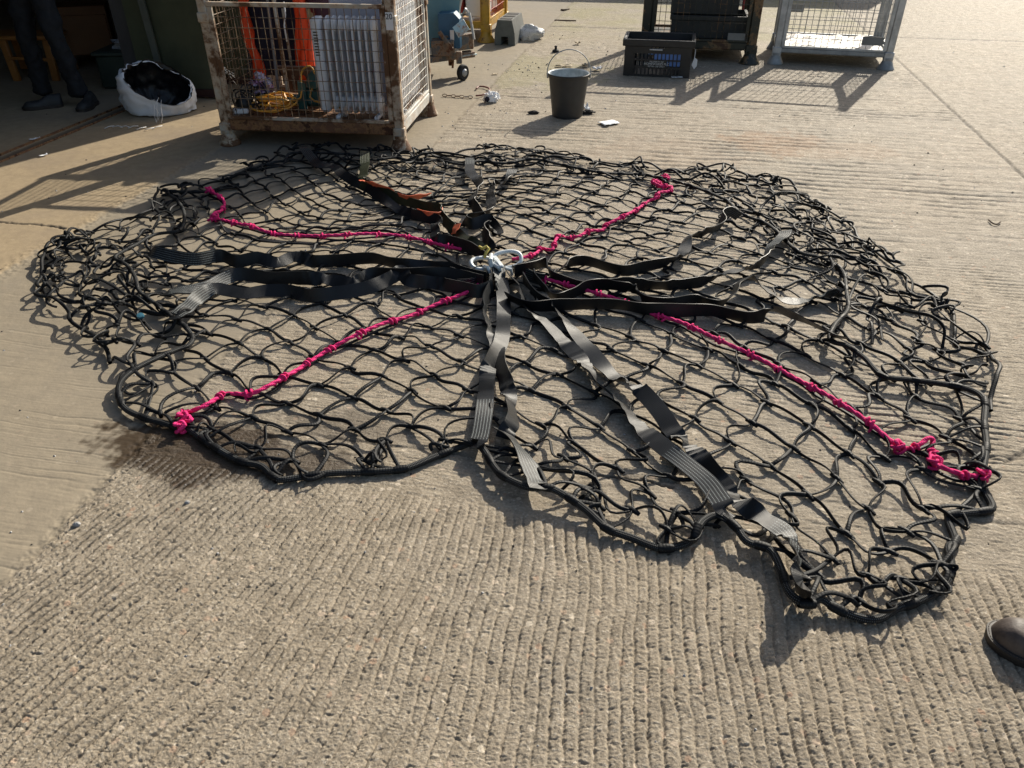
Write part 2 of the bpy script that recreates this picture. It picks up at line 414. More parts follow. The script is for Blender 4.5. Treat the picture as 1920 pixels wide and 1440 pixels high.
def ground_fields(x, y):
    a = x*EA.x + y*EA.y; b = x*EB.x + y*EB.y
    w1 = fbm(a, b, 2.2, 3, 1); w2 = fbm(a, b, 9, 3, 2); w3 = fbm(a, b, 34, 3, 3); w4 = fbm(a, b, 95, 2, 4)
    inner = sstep(a + .022*w2 + .012*w3, A1-.012, A1+.014)            # 0 on the trowelled strip
    apron = 1 - sstep(a + .03*w2 + .02*w3, A2-.02, A2+.02)            # pale apron by the shed
    right = sstep(a + .01*w2, A4-.01, A4+.01)
    front = 1 - sstep(b + .05*w1 + .02*w2, 1.60, 1.68)                # deep raked front slab
    rear = sstep(b + .10*w1, 1.95, 2.35)
    # front slab: ridges that fan out to the left
    bil = np.abs(pn(a*62, b*95, 61)) + .6*np.abs(pn(a*150, b*190, 63))  # lumps parted by sharp creases
    bil2 = np.abs(pn(a*210, b*240, 67)) + .5*np.abs(pn(a*330, b*330, 69))
    s = .13 + .40*sstep(-x, -.2, 1.2)
    q = (x - s*(y-1.5)) + .014*w1 + .005*w2 + .0024*w3 + .0018*w4
    ph = q/.031 + .35*w1
    saw = ph - np.floor(ph)
    prof = .45*saw - np.exp(-((saw-.90)/.10)**2)*1.15 - np.exp(-((saw+.10)/.10)**2)*1.15
    brk = np.clip(1.0 + .9*w2 + .7*w1, .38, 1.5)
    h_front = .0070*prof*brk + .0036*bil + .0030*bil2 + .0010*w3 - .010*np.clip(fbm(a*.5, b, 75, 2, 9) - .30, 0, 1)
    # rear slabs: ridges across the view
    pb = (b + .020*w1 + .008*w2*.6 + .0022*fbm(a*.3, b, 40, 2, 57))/.033 + .6*fbm(a*.25, b, 3, 2, 12)
    sb = pb - np.floor(pb)
    pr = -np.exp(-((sb-.12)/.13)**2) + .30*(1-sb)
    amp = np.clip(.80 + 1.1*fbm(a*.35, b, 1.6, 3, 14) + .7*w2, .10, 1.6)
    fr = np.abs(fbm(a*.2, b, 60, 2, 55))
    pf = (b + .03*w1 + .012*w2 + .004*fbm(a*.2, b, 14, 2, 58))/.078 + .8*fbm(a*.25, b, 1.5, 2, 13); sf = pf - np.floor(pf)
    prf = -np.exp(-((sf-.12)/.14)**2) + .30*(1-sf); nf = sstep(b, 3.3, 4.8); gf = 1-sstep(b, 9, 12)
    fr2 = fbm(a*.10, b, 13, 3, 71)
    h_rear = (.0060*pr*amp*np.clip(.6 + 1.3*fbm(a*1.2, b, 3, 2, 79), .08, 1.4)*(1-nf) + .0105*prf*amp*nf*gf*np.clip(.7 + 1.4*fbm(a*.8, b, 2.2, 2, 77), .1, 1.3))*rear + .0050*fr2*nf + .0040*fr + .0022*bil + .0012*bil2 - .006*np.clip(fbm(a*.4, b, 45, 2, 19)-.30, 0, 1)
    h_right = .0040*w3 + .0040*fr + .0024*w2 + .0026*bil + .0012*bil2
    h_yard = h_rear*(1-right) + (h_right + .25*h_rear)*right
    h_yard = h_yard*(1-front) + h_front*front
    # trowelled strip
    brush = pn(a*3, b*190 + 5*w1, 21); br2 = np.clip(pn(a*1.6, b*90 + 3*w1, 27)-.22, 0, 1)
    h_strip = .0007*brush - .005*br2 + .0006*w3 + .0004*w4 - .004*np.clip(fbm(a*.5, b, 22, 2, 29)-.5, 0, 1)
    h_apron = .0008*w2 + .0006*w3 - .004*np.clip(fbm(a, b, 26, 2, 23)-.42, 0, 1)
    h = h_yard*inner + (h_strip-.002)*(1-inner)*(1-apron) + (h_apron+.002)*apron
    # edges of the slabs crumble
    e1 = np.exp(-((a-A1)/.035)**2)*np.clip(.4+w3*1.4, 0, 1); e2 = np.exp(-((a-A2)/.05)**2)*np.clip(.3+w3*1.5, 0, 1)
    h = h - .006*e1 + .005*e2*(w3 > 0)
    h = h + .010*w1*.25
    # joints and cracks
    jit = .010*w2 + .006*w3
    j1 = np.exp(-((b - B1 + jit)/.0075)**2)*inner*np.clip(.75+w2, 0, 1)
    j4 = np.exp(-((a - A4 + jit*1.2)/.011)**2)
    j5 = np.exp(-((b - 6.58 + 2.2*jit + .03*w1)/.013)**2)*inner*(1-right)*np.clip(.6+1.3*w1, 0, 1)
    j6 = np.exp(-((b - 10.2 + jit)/.02)**2)*inner
    cr = [G(*p)[:2] for p in ((-60, 414), (0, 417), (30, 420), (62, 421), (100, 425), (122, 429))]
    cd = seglines(x + .006*w3, y + .010*w3, cr); j7 = np.exp(-(cd/.007)**2)
    cr2 = [G(*p)[:2] for p in ((1740, 866), (1800, 850), (1850, 858), (1890, 864), (1925, 846), (1990, 840))]
    j8 = np.exp(-(seglines(x + .01*w3, y + .014*w3, cr2)/.010)**2)*.8
    cr3 = [G(*p)[:2] for p in ((985, 872), (1060, 884), (1130, 892), (1210, 900), (1260, 915))]
    j9 = np.exp(-(seglines(x + .01*w3, y + .008*w3, cr3)/.006)**2)
    trk = np.exp(-((a-A3)/.05)**8)
    J = np.clip(np.maximum.reduce([j1*.45, j4*.8, j5, j6, j7, j8, j9]), 0, 1)
    h = h - .010*J - .012*trk
    # stains
    def blobm(px, py, ra, rb, k=1.0, sd=31):
        p = G(px, py); pa = p.x*EA.x+p.y*EA.y; pb_ = p.x*EB.x+p.y*EB.y
        rr = np.hypot((a-pa)/ra, (b-pb_)/rb) + .55*fbm(a, b, 5, 3, sd) + .25*w3
        return k*(1-sstep(rr, .62, 1.0))
    wet = np.maximum.reduce([blobm(300, 826, .26, .15), blobm(395, 852, .34, .17, 1, 33), blobm(520, 868, .34, .12, .85, 34), blobm(640, 800, .28, .1, .5, 36)])
    rust = np.maximum.reduce([blobm(1455, 268, .42, .34, 1, 41), blobm(1560, 282, .5, .25, .4, 43), blobm(1250, 285, .6, .4, .28, 44)])
    moss = sstep(b + .5*w1, 8.5, 11)*(1-right)*np.clip(.5+.9*w1, 0, 1) + np.clip(blobm(940, 130, 1.1, .9, .8, 47), 0, 1)*.8
    moss = moss*inner
    dirt = np.clip(np.maximum(J, trk*.9), 0, 1)
    return h, dirt, np.clip(wet, 0, 1), np.clip(rust, 0, 1), inner, apron, np.clip(moss, 0, 1), front*inner

def ground_z(x, y):
    return float(ground_fields(np.array([x]), np.array([y]))[0][0])

def build_ground():
    ci = np.linspace(-.80, .80, 1080); g = .80*1.13**np.arange(1, 40); c = np.concatenate([-g[::-1], ci, g])
    rows = [-40, -20, -10, -5, -2.5, -1.2, -.4, .1, .4]
    ys = np.concatenate([np.arange(1540, 900, -1.6), np.arange(900, -50, -1.1)])
    al = PITCH + np.arctan((ys-720)/F); rows = np.concatenate([rows, H/np.tan(al)])
    d = rows[-1]; ex = []
    while d < 320: d *= 1.06; ex.append(d)
    rows = np.concatenate([rows, ex])
    sc = np.where(rows > .4, np.maximum(rows, .4)*CP + H*SP, (.4*CP+H*SP)*(1 + .25*(.4-rows)))
    X = c[None, :]*sc[:, None]; Y = np.broadcast_to(rows[:, None], X.shape).copy()
    nr, nc = X.shape; x = X.ravel(); y = Y.ravel()
    h, dirt, wet, rust, inner, apron, moss, front = ground_fields(x, y)
    far = np.hypot(x, y) > 30; h = np.where(far, 0, h)
    V = np.stack([x, y, h], 1).astype(np.float32)
    i = (np.arange(nr-1)[:, None]*nc + np.arange(nc-1)[None, :]).ravel()
    Fc = np.stack([i, i+1, i+nc+1, i+nc], 1).astype(np.int32)
    me = bpy.data.meshes.new('ground'); me.vertices.add(len(V)); me.vertices.foreach_set('co', V.ravel())
    me.loops.add(Fc.size); me.loops.foreach_set('vertex_index', Fc.ravel())
    me.polygons.add(len(Fc)); me.polygons.foreach_set('loop_start', np.arange(0, Fc.size, 4, dtype=np.int32))
    me.polygons.foreach_set('use_smooth', np.ones(len(Fc), bool)); me.update(calc_edges=True)
    for nm, (r, gg, bb, aa) in (('m1', (dirt, wet, rust, moss)), ('m2', (inner, apron, front, front*0))):
        at = me.color_attributes.new(nm, 'FLOAT_COLOR', 'POINT')
        at.data.foreach_set('color', np.stack([r, gg, bb, aa], 1).astype(np.float32).ravel())
    t = NT('brushed_concrete'); P = t.new('ShaderNodeNewGeometry').outputs['Position']
    a1 = t.new('ShaderNodeAttribute', attribute_name='m1'); a2 = t.new('ShaderNodeAttribute', attribute_name='m2')
    s1 = t.new('ShaderNodeSeparateColor'); t.l.new(a1.outputs['Color'], s1.inputs[0]); s2 = t.new('ShaderNodeSeparateColor'); t.l.new(a2.outputs['Color'], s2.inputs[0])
    dirt, wet, rust = s1.outputs; moss = a1.outputs['Alpha']; inner, apron, frontm = s2.outputs
    n1 = t.noise(1.3, 6, .6, P); n2 = t.noise(14, 6, .65, P); n3 = t.noise(120, 4, .7, P); n4 = t.noise(420, 2, .6, P)
    yard = t.mix(t.ramp(n2, .3, .72), (.335, .280, .208), (.225, .187, .137))
    yard = t.mix(t.ramp(n1, .38, .68), yard, t.mix(.5, yard, (.265, .232, .185)))
    yard = t.mix(t.math('MULTIPLY', t.ramp(n3, .52, .72), .7), yard, (.56, .50, .41))  # pale flecks paint small glints into the base colour
    yard = t.mix(t.math('MULTIPLY', t.ramp(n3, .46, .28), .75), yard, (.075, .064, .052))
    mp_ = t.new('ShaderNodeMapping', vector_type='POINT'); t.l.new(P, mp_.inputs[0]); mp_.inputs['Rotation'].default_value = (0, 0, YR)
    m2_ = t.new('ShaderNodeMapping'); t.l.new(mp_.outputs[0], m2_.inputs[0]); m2_.inputs['Scale'].default_value = (5, 38, 5)
    n5 = t.noise(1.0, 5, .7, m2_.outputs[0]); rearm = t.math('SUBTRACT', 1.0, frontm)
    yard = t.mix(t.math('MULTIPLY', t.math('MULTIPLY', t.ramp(n5, .46, .30), .55), rearm), yard, (.11, .092, .070)); yard = t.mix(t.math('MULTIPLY', t.math('MULTIPLY', t.ramp(n5, .56, .72), .45), rearm), yard, (.47, .41, .32))  # stretched speckle; its pale part paints bright glints into the rear slabs
    strip = t.mix(t.ramp(n2, .3, .75), (.290, .244, .178), (.24, .203, .15)); strip = t.mix(t.ramp(n1, .4, .65), strip, (.25, .215, .165))
    ap = t.mix(t.ramp(n2, .3, .75), (.36, .28, .18), (.29, .225, .145)); ap = t.mix(t.math('MULTIPLY', t.ramp(n1, .45, .7), .6), ap, (.25, .20, .15))
    col = t.mix(apron, t.mix(inner, strip, yard), ap)
    agg = t.voro(46, 'Color', P); ad = t.voro(46, 'Distance', P); sc_ = t.new('ShaderNodeSeparateColor'); t.l.new(agg, sc_.inputs[0])
    pick = t.math('MULTIPLY', t.math('GREATER_THAN', sc_.outputs[0], .93), t.math('LESS_THAN', ad, .42))
    col = t.mix(t.math('MULTIPLY', pick, t.math('MULTIPLY_ADD', inner, .6, .15)), col, t.mix(sc_.outputs[1], (.55, .48, .38), (.33, .22, .15)))
    col = t.mix(t.math('MULTIPLY', moss, .55), col, t.mix(n2, (.20, .185, .07), (.30, .27, .12)))
    col = t.mix(t.math('MULTIPLY', rust, t.math('MULTIPLY_ADD', n2, .7, .0)), col, (.31, .16, .07))
    col = t.mix(t.math('MULTIPLY', wet, .92), col, (.040, .025, .013))
    col = t.mix(t.math('MULTIPLY', dirt, .8), col, (.045, .036, .028))
    t.col(col)
    rg = t.math('MULTIPLY_ADD', n2, .25, .60); rg = t.math('MULTIPLY_ADD', wet, -.3, rg)
    t.set(Roughness=rg, Specular_IOR_Level=t.math('MULTIPLY_ADD', wet, .18, .16))
    sm = t.math('MULTIPLY_ADD', inner, .78, .22)
    b1 = t.bump(t.math('MULTIPLY', t.math('MULTIPLY_ADD', n4, .35, n3), sm), .75, .004)
    t.l.new(b1, t.b.inputs['Normal'])
    me.materials.append(t.m)
    o = bpy.data.objects.new('ground', me); C.objects.link(o); tag(o, kind='structure')
    return o
build_ground()
# ------------------------------------------------------------------ the cargo net
def gp(pts, z=0.0): return np.array([tuple(G(p[0], p[1], z))[:2] for p in pts])
NC = gp([(925, 497)])[0]
PK_LL = [(905, 528), (875, 548), (820, 570), (770, 592), (720, 606), (660, 632), (610, 660), (560, 692), (510, 720), (470, 738), (430, 738), (412, 744), (385, 760), (358, 771), (336, 776), (352, 780), (358, 788), (342, 792), (338, 806)]
PK_UR = [(960, 486), (985, 482), (1005, 475), (1015, 466), (1035, 468), (1041, 452), (1050, 441), (1062, 446), (1085, 443), (1105, 433), (1130, 431), (1140, 420), (1170, 405), (1195, 392), (1215, 378), (1230, 371), (1236, 361), (1256, 358), (1259, 350), (1240, 349), (1224, 340), (1236, 337), (1248, 327), (1254, 336)]
PK_UL = [(880, 470), (835, 461), (800, 452), (752, 442), (690, 438), (635, 441), (570, 442), (510, 437), (467, 422), (450, 420), (415, 412), (396, 410), (402, 400), (415, 395), (421, 385), (417, 372), (405, 364), (388, 355)]
PK_LR = [(985, 512), (1120, 550), (1160, 562), (1210, 585), (1280, 605), (1347, 637), (1415, 668), (1485, 706), (1555, 743), (1620, 785), (1684, 836), (1716, 838), (1740, 822), (1749, 826), (1746, 848), (1752, 868), (1800, 888), (1842, 894)]
OUT = [(388, 352), (430, 326), (530, 288), (575, 276), (640, 282), (700, 286), (760, 290), (840, 298), (900, 288), (1000, 286), (1060, 298), (1130, 310), (1200, 316), (1260, 328), (1330, 322), (1400, 333), (1470, 352), (1510, 380), (1570, 415), (1620, 466), (1664, 498), (1700, 536), (1766, 578), (1784, 640), (1842, 658), (1846, 730), (1854, 800), (1850, 890), (1864, 952), (1800, 965), (1795, 1020), (1780, 1095), (1700, 1137), (1640, 1162), (1560, 1132), (1506, 1120), (1470, 1064), (1400, 1012), (1310, 996), (1240, 1032), (1150, 1002), (1080, 944), (990, 914), (930, 884), (890, 832), (800, 858), (700, 884), (520, 899), (450, 864), (338, 800), (230, 742), (222, 702), (190, 640), (146, 612), (75, 548), (85, 518), (108, 470), (228, 430), (300, 388), (308, 355)]
OUTG = gp(OUT)
def smoothpath(pts, step=.01): return resample(catmull([(*p, 0) for p in pts], 10), step)[:, :2]
AX = {'u+': gp([(925, 497), (985, 482), (1050, 445), (1140, 420), (1195, 392), (1235, 366), (1250, 330)]),
      'u-': gp([(925, 497), (870, 550), (770, 592), (660, 632), (560, 692), (470, 738), (338, 800)]),
      'v+': gp([(925, 497), (1040, 522), (1160, 562), (1280, 605), (1415, 668), (1555, 743), (1684, 836), (1842, 894)]),
      'v-': gp([(925, 497), (835, 461), (690, 438), (570, 442), (467, 422), (388, 355)])}
AXS = {}
for k, p in AX.items():
    q = smoothpath(p); d = np.concatenate([[0], np.cumsum(np.linalg.norm(np.diff(q, axis=0), axis=1))]); AXS[k] = (q, d)
def axis_pt(k, s):
    q, d = AXS[k]
    if s <= d[-1]: return np.array([np.interp(s, d, q[:, 0]), np.interp(s, d, q[:, 1])])
    t = (q[-1]-q[0]); t /= np.linalg.norm(t); return q[-1] + t*(s-d[-1])
PU, PV = .140, .160
def poly_sd(p):
    A = OUTG; B = np.roll(OUTG, -1, 0); d = B-A
    t = np.clip(((p-A)*d).sum(1)/(d*d).sum(1), 0, 1); c = A + d*t[:, None]; e = p-c; l = np.hypot(e[:, 0], e[:, 1]); i = l.argmin()
    ins = False
    for (x1, y1), (x2, y2) in zip(A, B):
        if (y1 > p[1]) != (y2 > p[1]) and p[0] < (x2-x1)*(p[1]-y1)/(y2-y1)+x1: ins = not ins
    return (l[i] if ins else -l[i]), c[i]
def vn(p, s, k): 
    q = Vector((p[0]*s + k*9.1, p[1]*s - k*4.7, k*2.3)); return noise.noise(q)
# how far past the edge the mesh is piled back over itself, by side
def spill(p):
    x, y = p[0]-NC[0], p[1]-NC[1]; an = math.degrees(math.atan2(y, x)) % 360
    def w(c, h): return max(0.0, 1 - abs(((an-c+180) % 360)-180)/h)
    return .05 + .40*w(187, 40) + .36*w(12, 52) + .06*w(290, 50) + .20*w(95, 45) + .07*vn(p, 1.2, 3)
knots = {}
for i in range(-24, 25):
    for j in range(-26, 27):
        u = axis_pt('u+' if i >= 0 else 'u-', abs(i)*PU); v = axis_pt('v+' if j >= 0 else 'v-', abs(j)*PV)
        p = u + v - NC
        s, c = poly_sd(p); sp = spill(c)
        if s < -sp: continue
        band = .16 + sp*.8
        z = .009 + .008*abs(vn(p, 5, 7)); sl = 1.0
        if s < band:
            f = (s + sp)/(band + sp)                       # 0 at the spill edge, 1 inside
            inward = (p-c)/max(np.linalg.norm(p-c), 1e-6)*(1 if s > 0 else -1)
            ns = .012 + band*f**1.15
            p = c + inward*ns
            k = 1-f
            p = p + np.array([vn(p, 7, 1), vn(p, 7, 2)])*.075*k**.5
            z = .010 + k*min(1, sp*4)*(.085*abs(vn(p, 4, 9)) + .02); sl = 1 + .75*k*min(1, .35+sp*3)
            if poly_sd(p)[0] < 0: p = c + inward*.02
        p = p + np.array([vn(p, 3.1, 4), vn(p, 3.1, 5)])*.020 + rng.normal(0, .004, 2)
        knots[(i, j)] = (np.array([p[0], p[1], z]), sl, s)

NV, NF, NUV = [], [], []; nvo = 0
def add_tube(P, r, n=8, flat=.50, roll=0.0, v0=0.0):
    global nvo
    P = np.asarray(P, float); m = len(P); T, N, B = tframes(P)
    rl = np.linspace(roll, roll + rng.normal(0, .7), m); r = np.broadcast_to(np.asarray(r, float), (m,))
    c, s = np.cos(rl)[:, None], np.sin(rl)[:, None]; n1 = N*c + B*s; b1 = B*c - N*s
    a = 2*np.pi*np.arange(n)/n
    V = P[:, None, :] + b1[:, None, :]*(np.cos(a)[None, :, None]*r[:, None, None]) + n1[:, None, :]*(np.sin(a)[None, :, None]*r[:, None, None]*flat)
    V[:, :, 2] = np.maximum(V[:, :, 2], .002)
    d = np.concatenate([[0], np.cumsum(np.linalg.norm(np.diff(P, axis=0), axis=1))]) + v0
    ii, kk = np.meshgrid(np.arange(m-1), np.arange(n), indexing='ij'); k2 = (kk+1) % n
    NF.append(np.stack([ii*n+kk, ii*n+k2, (ii+1)*n+k2, (ii+1)*n+kk], -1).reshape(-1, 4) + nvo)
    u0 = kk/n; u1 = (kk+1)/n
    NUV.append(np.stack([np.stack([u0, d[ii]], -1), np.stack([u1, d[ii]], -1), np.stack([u1, d[ii+1]], -1), np.stack([u0, d[ii+1]], -1)], -2).reshape(-1, 4, 2))
    NV.append(V.reshape(-1, 3)); nvo += m*n
def hermite(p, q, tp, tq, n=10):
    t = np.linspace(0, 1, n)[:, None]
    return (2*t**3-3*t**2+1)*p + (t**3-2*t**2+t)*tp + (-2*t**3+3*t**2)*q + (t**3-t**2)*tq
CR = .0068
vd = {}
for (i, j), (p, sl, s) in knots.items():
    a = knots.get((i, j-1)); b = knots.get((i, j+1))
    t = (b[0] if b else p) - (a[0] if a else p); t = t*np.array([1, 1, .3]); l = np.linalg.norm(t)
    vd[(i, j)] = t/l if l > 1e-6 else np.array([1, 0, 0.])
def cord(p, q, tp, tq, slack, lift, rad=CR, n=11):
    d = np.linalg.norm(q-p); L = max(.15, d)*slack; ex = math.sqrt(max(L*L-d*d, 0))
    P = hermite(p, q, tp*d, tq*d, n); t = np.linspace(0, 1, n)
    e = (q-p)/max(d, 1e-6); s = np.array([-e[1], e[0], 0])
    A = min(ex*.42, .5*d)*rng.choice([-1, 1])*rng.uniform(.5, 1); B2 = min(ex*.22, .25*d)*np.clip(rng.normal(), -1.5, 1.5)
    P = P + s*(A*np.sin(np.pi*t) + B2*np.sin(2*np.pi*t))[:, None]
    P[:, 2] += lift*np.sin(np.pi*t) + .004*np.sin(2*np.pi*t)*rng.normal()
    P[:, 2] = np.maximum(P[:, 2], .007)
    add_tube(P, rad*rng.uniform(.9, 1.1), roll=rng.uniform(0, 3.1), v0=rng.uniform(0, 1))
open_ends = []
for (i, j), (p, sl, s) in knots.items():
    v = vd[(i, j)]
    o = np.array([0, 0, .004])
    add_tube(np.array([p - v*.024, p - v*.012 + o*.5, p + o, p + v*.012 + o*.5, p + v*.024]), [CR*.95, CR*1.18, CR*1.28, CR*1.18, CR*.95], flat=.85, v0=rng.uniform(0, 1))
    b = knots.get((i, j+1))
    if b is not None:
        k = max(sl, b[1]); wob = rng.normal(0, .10, 2)
        cord(p, b[0], v*.8 + np.array([*wob, 0]), vd[(i, j+1)]*.8 + np.array([*rng.normal(0, .1, 2), 0]), 1.0 + .20*(k-1)+.012*rng.random(), rng.uniform(.000, .009)+.035*(k-1)*rng.random())
    else: open_ends.append((i, j, 'v'))
    b = knots.get((i+1, j))
    if b is not None:
        k = max(sl, b[1]); e = b[0]-p; e = e/max(np.linalg.norm(e), 1e-6)
        w2 = vd[(i+1, j)]; wild = min(1, .20 + .55*max(0, (p[0]-NC[0])/1.2) + .9*(k-1)); f = .30 + rng.uniform(.1, .75)*wild; g2 = rng.uniform(-.6, .5)*wild - .12
        cord(p, b[0], e*.9 + v*g2 + np.array([0, 0, rng.uniform(0, .25)]), e*.55 + w2*f*.8, 1.005 + .20*(k-1) + .09*rng.random()*wild, rng.uniform(.001, .012)+.05*(k-1)*rng.random())
    else: open_ends.append((i, j, 'u'))
    if knots.get((i, j-1)) is None: open_ends.append((i, j, 'v'))
    if knots.get((i-1, j)) is None: open_ends.append((i, j, 'u'))
# selvedge loops: the outermost cords run out to the outline and back
oc = resample(catmull([(*p, 0) for p in OUTG], 8, True), .012)[:, :2]
def edge_out(p):
    d = np.hypot(oc[:, 0]-p[0], oc[:, 1]-p[1]); return d.argmin(), d.min()
for (i, j, w) in open_ends:
    p, sl, s = knots[(i, j)]; k, dm = edge_out(p)
    if dm > .35 or dm < .015: continue
    k2 = (k + int(rng.integers(-10, 11))) % len(oc); q = np.array([*oc[k2], rng.uniform(.010, .035)])
    e = q-p; d = max(np.linalg.norm(e), .05); nn = np.array([-e[1], e[0], 0])/d
    cord(p, q, e/d*1.1 + nn*rng.normal(0, .35), e/d*.15 + nn*rng.choice([-1, 1])*rng.uniform(.5, 1.1), 1.03, rng.uniform(.005, .03))
# outline cord: a scalloped selvedge through the outline, rising and falling
n_o = len(oc); ph = np.arange(n_o)*.012
wob = np.array([noise.noise(Vector((x*5, y*5, 1.7))) for x, y in oc]); wob2 = np.array([noise.noise(Vector((x*4, y*4, 8.2))) for x, y in oc])
tang = np.roll(oc, -1, 0)-np.roll(oc, 1, 0); tang /= np.linalg.norm(tang, axis=1, keepdims=True); nor = np.stack([-tang[:, 1], tang[:, 0]], 1)
def selvedge(off, amp, zb, rad, sd):
    w1 = np.array([noise.noise(Vector((x*6+sd, y*6, sd))) for x, y in oc]); w2 = np.array([noise.noise(Vector((x*5, y*5+sd, -sd))) for x, y in oc])
    P = np.concatenate([oc + nor*(off + amp*w1)[:, None] + tang*(amp*w2)[:, None], (zb + np.maximum(0, w2)*.07)[:, None]], 1)
    for a in range(0, n_o-14, 14):
      if spill(oc[a]) > .13: add_tube(P[a:a+16], rad, flat=.7, v0=a*.012)
selvedge(.012, .035, .014, .0082, 3.3)
# loops of loose mesh thrown over the piled sides
for k in range(0, n_o, 5):
    c = oc[k]; sp = spill(c)
    if sp < .16 or rng.random() > sp*.9: continue
    inn = np.array(NC)-c; inn /= np.linalg.norm(inn)
    b = c + inn*rng.uniform(.02, .42) ; ang = rng.uniform(0, 6.28); L = rng.uniform(.12, .24)
    pts = []; a = ang
    q = np.array(b)
    for m_ in range(6):
        pts.append((q[0], q[1], rng.uniform(.015, .085))); a += rng.normal(0, .5); q = q + np.array([math.cos(a), math.sin(a)])*L*.55
    pts[0] = (*pts[0][:2], .012); pts[-1] = (*pts[-1][:2], .012)
    if min(poly_sd(np.array(t[:2]))[0] for t in pts) < -.01: continue
    add_tube(catmull(pts, 5), CR, roll=rng.uniform(0, 3), v0=rng.uniform(0, 1))

def unproj(pts):
    """(px, py, z[, roll]) -> array of world points"""
    return np.array([tuple(G(p[0], p[1], p[2] if len(p) > 2 else .02)) for p in pts])
# ---- border rope
BR = [(338, 803), (352, 802), (400, 836), (450, 863), (490, 873), (520, 897), (560, 894), (620, 886), (700, 883), (760, 877), (810, 857), (860, 838), (890, 828, .04), (909, 843, .05), (925, 870, .05), (945, 890, .05), (990, 909, .06), (1032, 911, .06), (1078, 937, .05), (1107, 960, .04), (1139, 989, .03), (1187, 1008), (1236, 1026), (1275, 1022), (1302, 1008, .03), (1306, 992, .05), (1320, 972, .05), (1349, 962, .05), (1381, 984, .06), (1402, 1012, .05), (1445, 1027, .05), (1467, 1067, .05), (1481, 1107, .05), (1512, 1128, .05), (1539, 1119, .04), (1568, 1138, .03), (1611, 1156), (1647, 1159), (1683, 1138), (1719, 1127), (1770, 1098), (1784, 1062), (1779, 1025), (1792, 1013), (1779, 968), (1813, 961), (1860, 953), (1850, 925), (1842, 900), (1846, 867, .04), (1851, 830, .05), (1847, 790, .06), (1848, 745, .08), (1823, 727, .07), (1775, 717, .06), (1711, 709, .05), (1655, 701, .05), (1623, 668, .06), (1590, 645, .06), (1558, 634, .06), (1566, 606, .06), (1590, 578, .05), (1588, 545, .05), (1580, 505, .05), (1545, 482, .05), (1500, 470, .05), (1470, 445, .05), (1440, 418, .05), (1390, 398, .05), (1360, 372, .05), (1300, 348, .04), (1248, 334, .04), (1200, 326, .03), (1130, 322, .04), (1060, 308, .05), (1000, 296, .05), (950, 304, .04), (900, 300, .05), (870, 306, .05), (840, 302, .05), (815, 298, .05), (790, 304, .04), (770, 300, .04), (740, 294, .04), (700, 298, .04), (684, 291, .05), (640, 286, .05), (575, 284, .05), (542, 286, .05), (534, 300, .03), (515, 303), (470, 316), (435, 331), (431, 341), (446, 348), (420, 350), (392, 358), (350, 358, .03), (312, 358, .04), (334, 376, .05), (345, 400, .06), (336, 428, .06), (290, 437, .05), (255, 455, .06), (215, 478, .07), (236, 492, .08), (252, 515, .08), (260, 542, .06), (290, 566, .05), (323, 592, .04), (345, 608, .05), (360, 630, .05), (352, 645, .05), (332, 652, .05), (292, 668, .06), (252, 688, .06), (226, 712, .05), (222, 737, .03), (235, 765, .02), (270, 782), (310, 793)]
P = unproj([(p[0], p[1], p[2] if len(p) > 2 else .018) for p in BR])
P = resample(catmull(P, 8, True), .014)
P[:, 2] = np.maximum(P[:, 2]*.85, .014); BP = P
# mesh ends that hitch on to the border rope
T_, N_, B_ = tframes(P, True); KN = np.array([k[0] for k in knots.values()])
for k in range(6, len(P), 9):
    k = min(len(P)-1, k + int(rng.integers(-3, 4))); c = P[k]
    add_tube(np.array([c + T_[k]*t for t in (-.022, -.011, 0, .011, .022)]), np.array([.0135, .0158, .0162, .0158, .0135])*(.84 if c[1] < 2.3 else .68), flat=1.0, n=9)
    d = np.hypot(KN[:, 0]-c[0], KN[:, 1]-c[1])
    for kk in np.argsort(d)[:2]:
        if .02 < d[kk] < .24:
            q = KN[kk]; mid = (c+q)/2 + np.array([*rng.normal(0, .014, 2), rng.uniform(.0, .02)]); add_tube(catmull([c, mid, q], 6), CR)
net = thing('cargo_net', (NC[0], NC[1], 0), 'large black knotted cargo net with webbing straps and pink ropes, spread on concrete', 'cargo net')
V = np.concatenate(NV) - np.array([NC[0], NC[1], 0]); Fq = np.concatenate(NF).astype(np.int32); U = np.concatenate(NUV)
me = bpy.data.meshes.new('netting'); me.vertices.add(len(V)); me.vertices.foreach_set('co', V.astype(np.float32).ravel())
me.loops.add(Fq.size); me.loops.foreach_set('vertex_index', Fq.ravel()); me.polygons.add(len(Fq))
me.polygons.foreach_set('loop_start', np.arange(0, Fq.size, 4, dtype=np.int32)); me.polygons.foreach_set('use_smooth', np.ones(len(Fq), bool)); me.update(calc_edges=True)
uvl = me.uv_layers.new(name='UVMap'); uvl.data.foreach_set('uv', U.astype(np.float32).ravel()); me.materials.append(M['cord'])
netting = bpy.data.objects.new('netting', me); C.objects.link(netting); netting.parent = net


mb = MB(); rr_ = np.interp(BP[:, 1], [1.2, 2.2, 2.9], [.0115, .0112, .0088]); mb.tube(BP, rr_, 10, closed=True, flat=.9); border = mb.build('border_rope', M['rope'], net, angle=180, recalc=False)

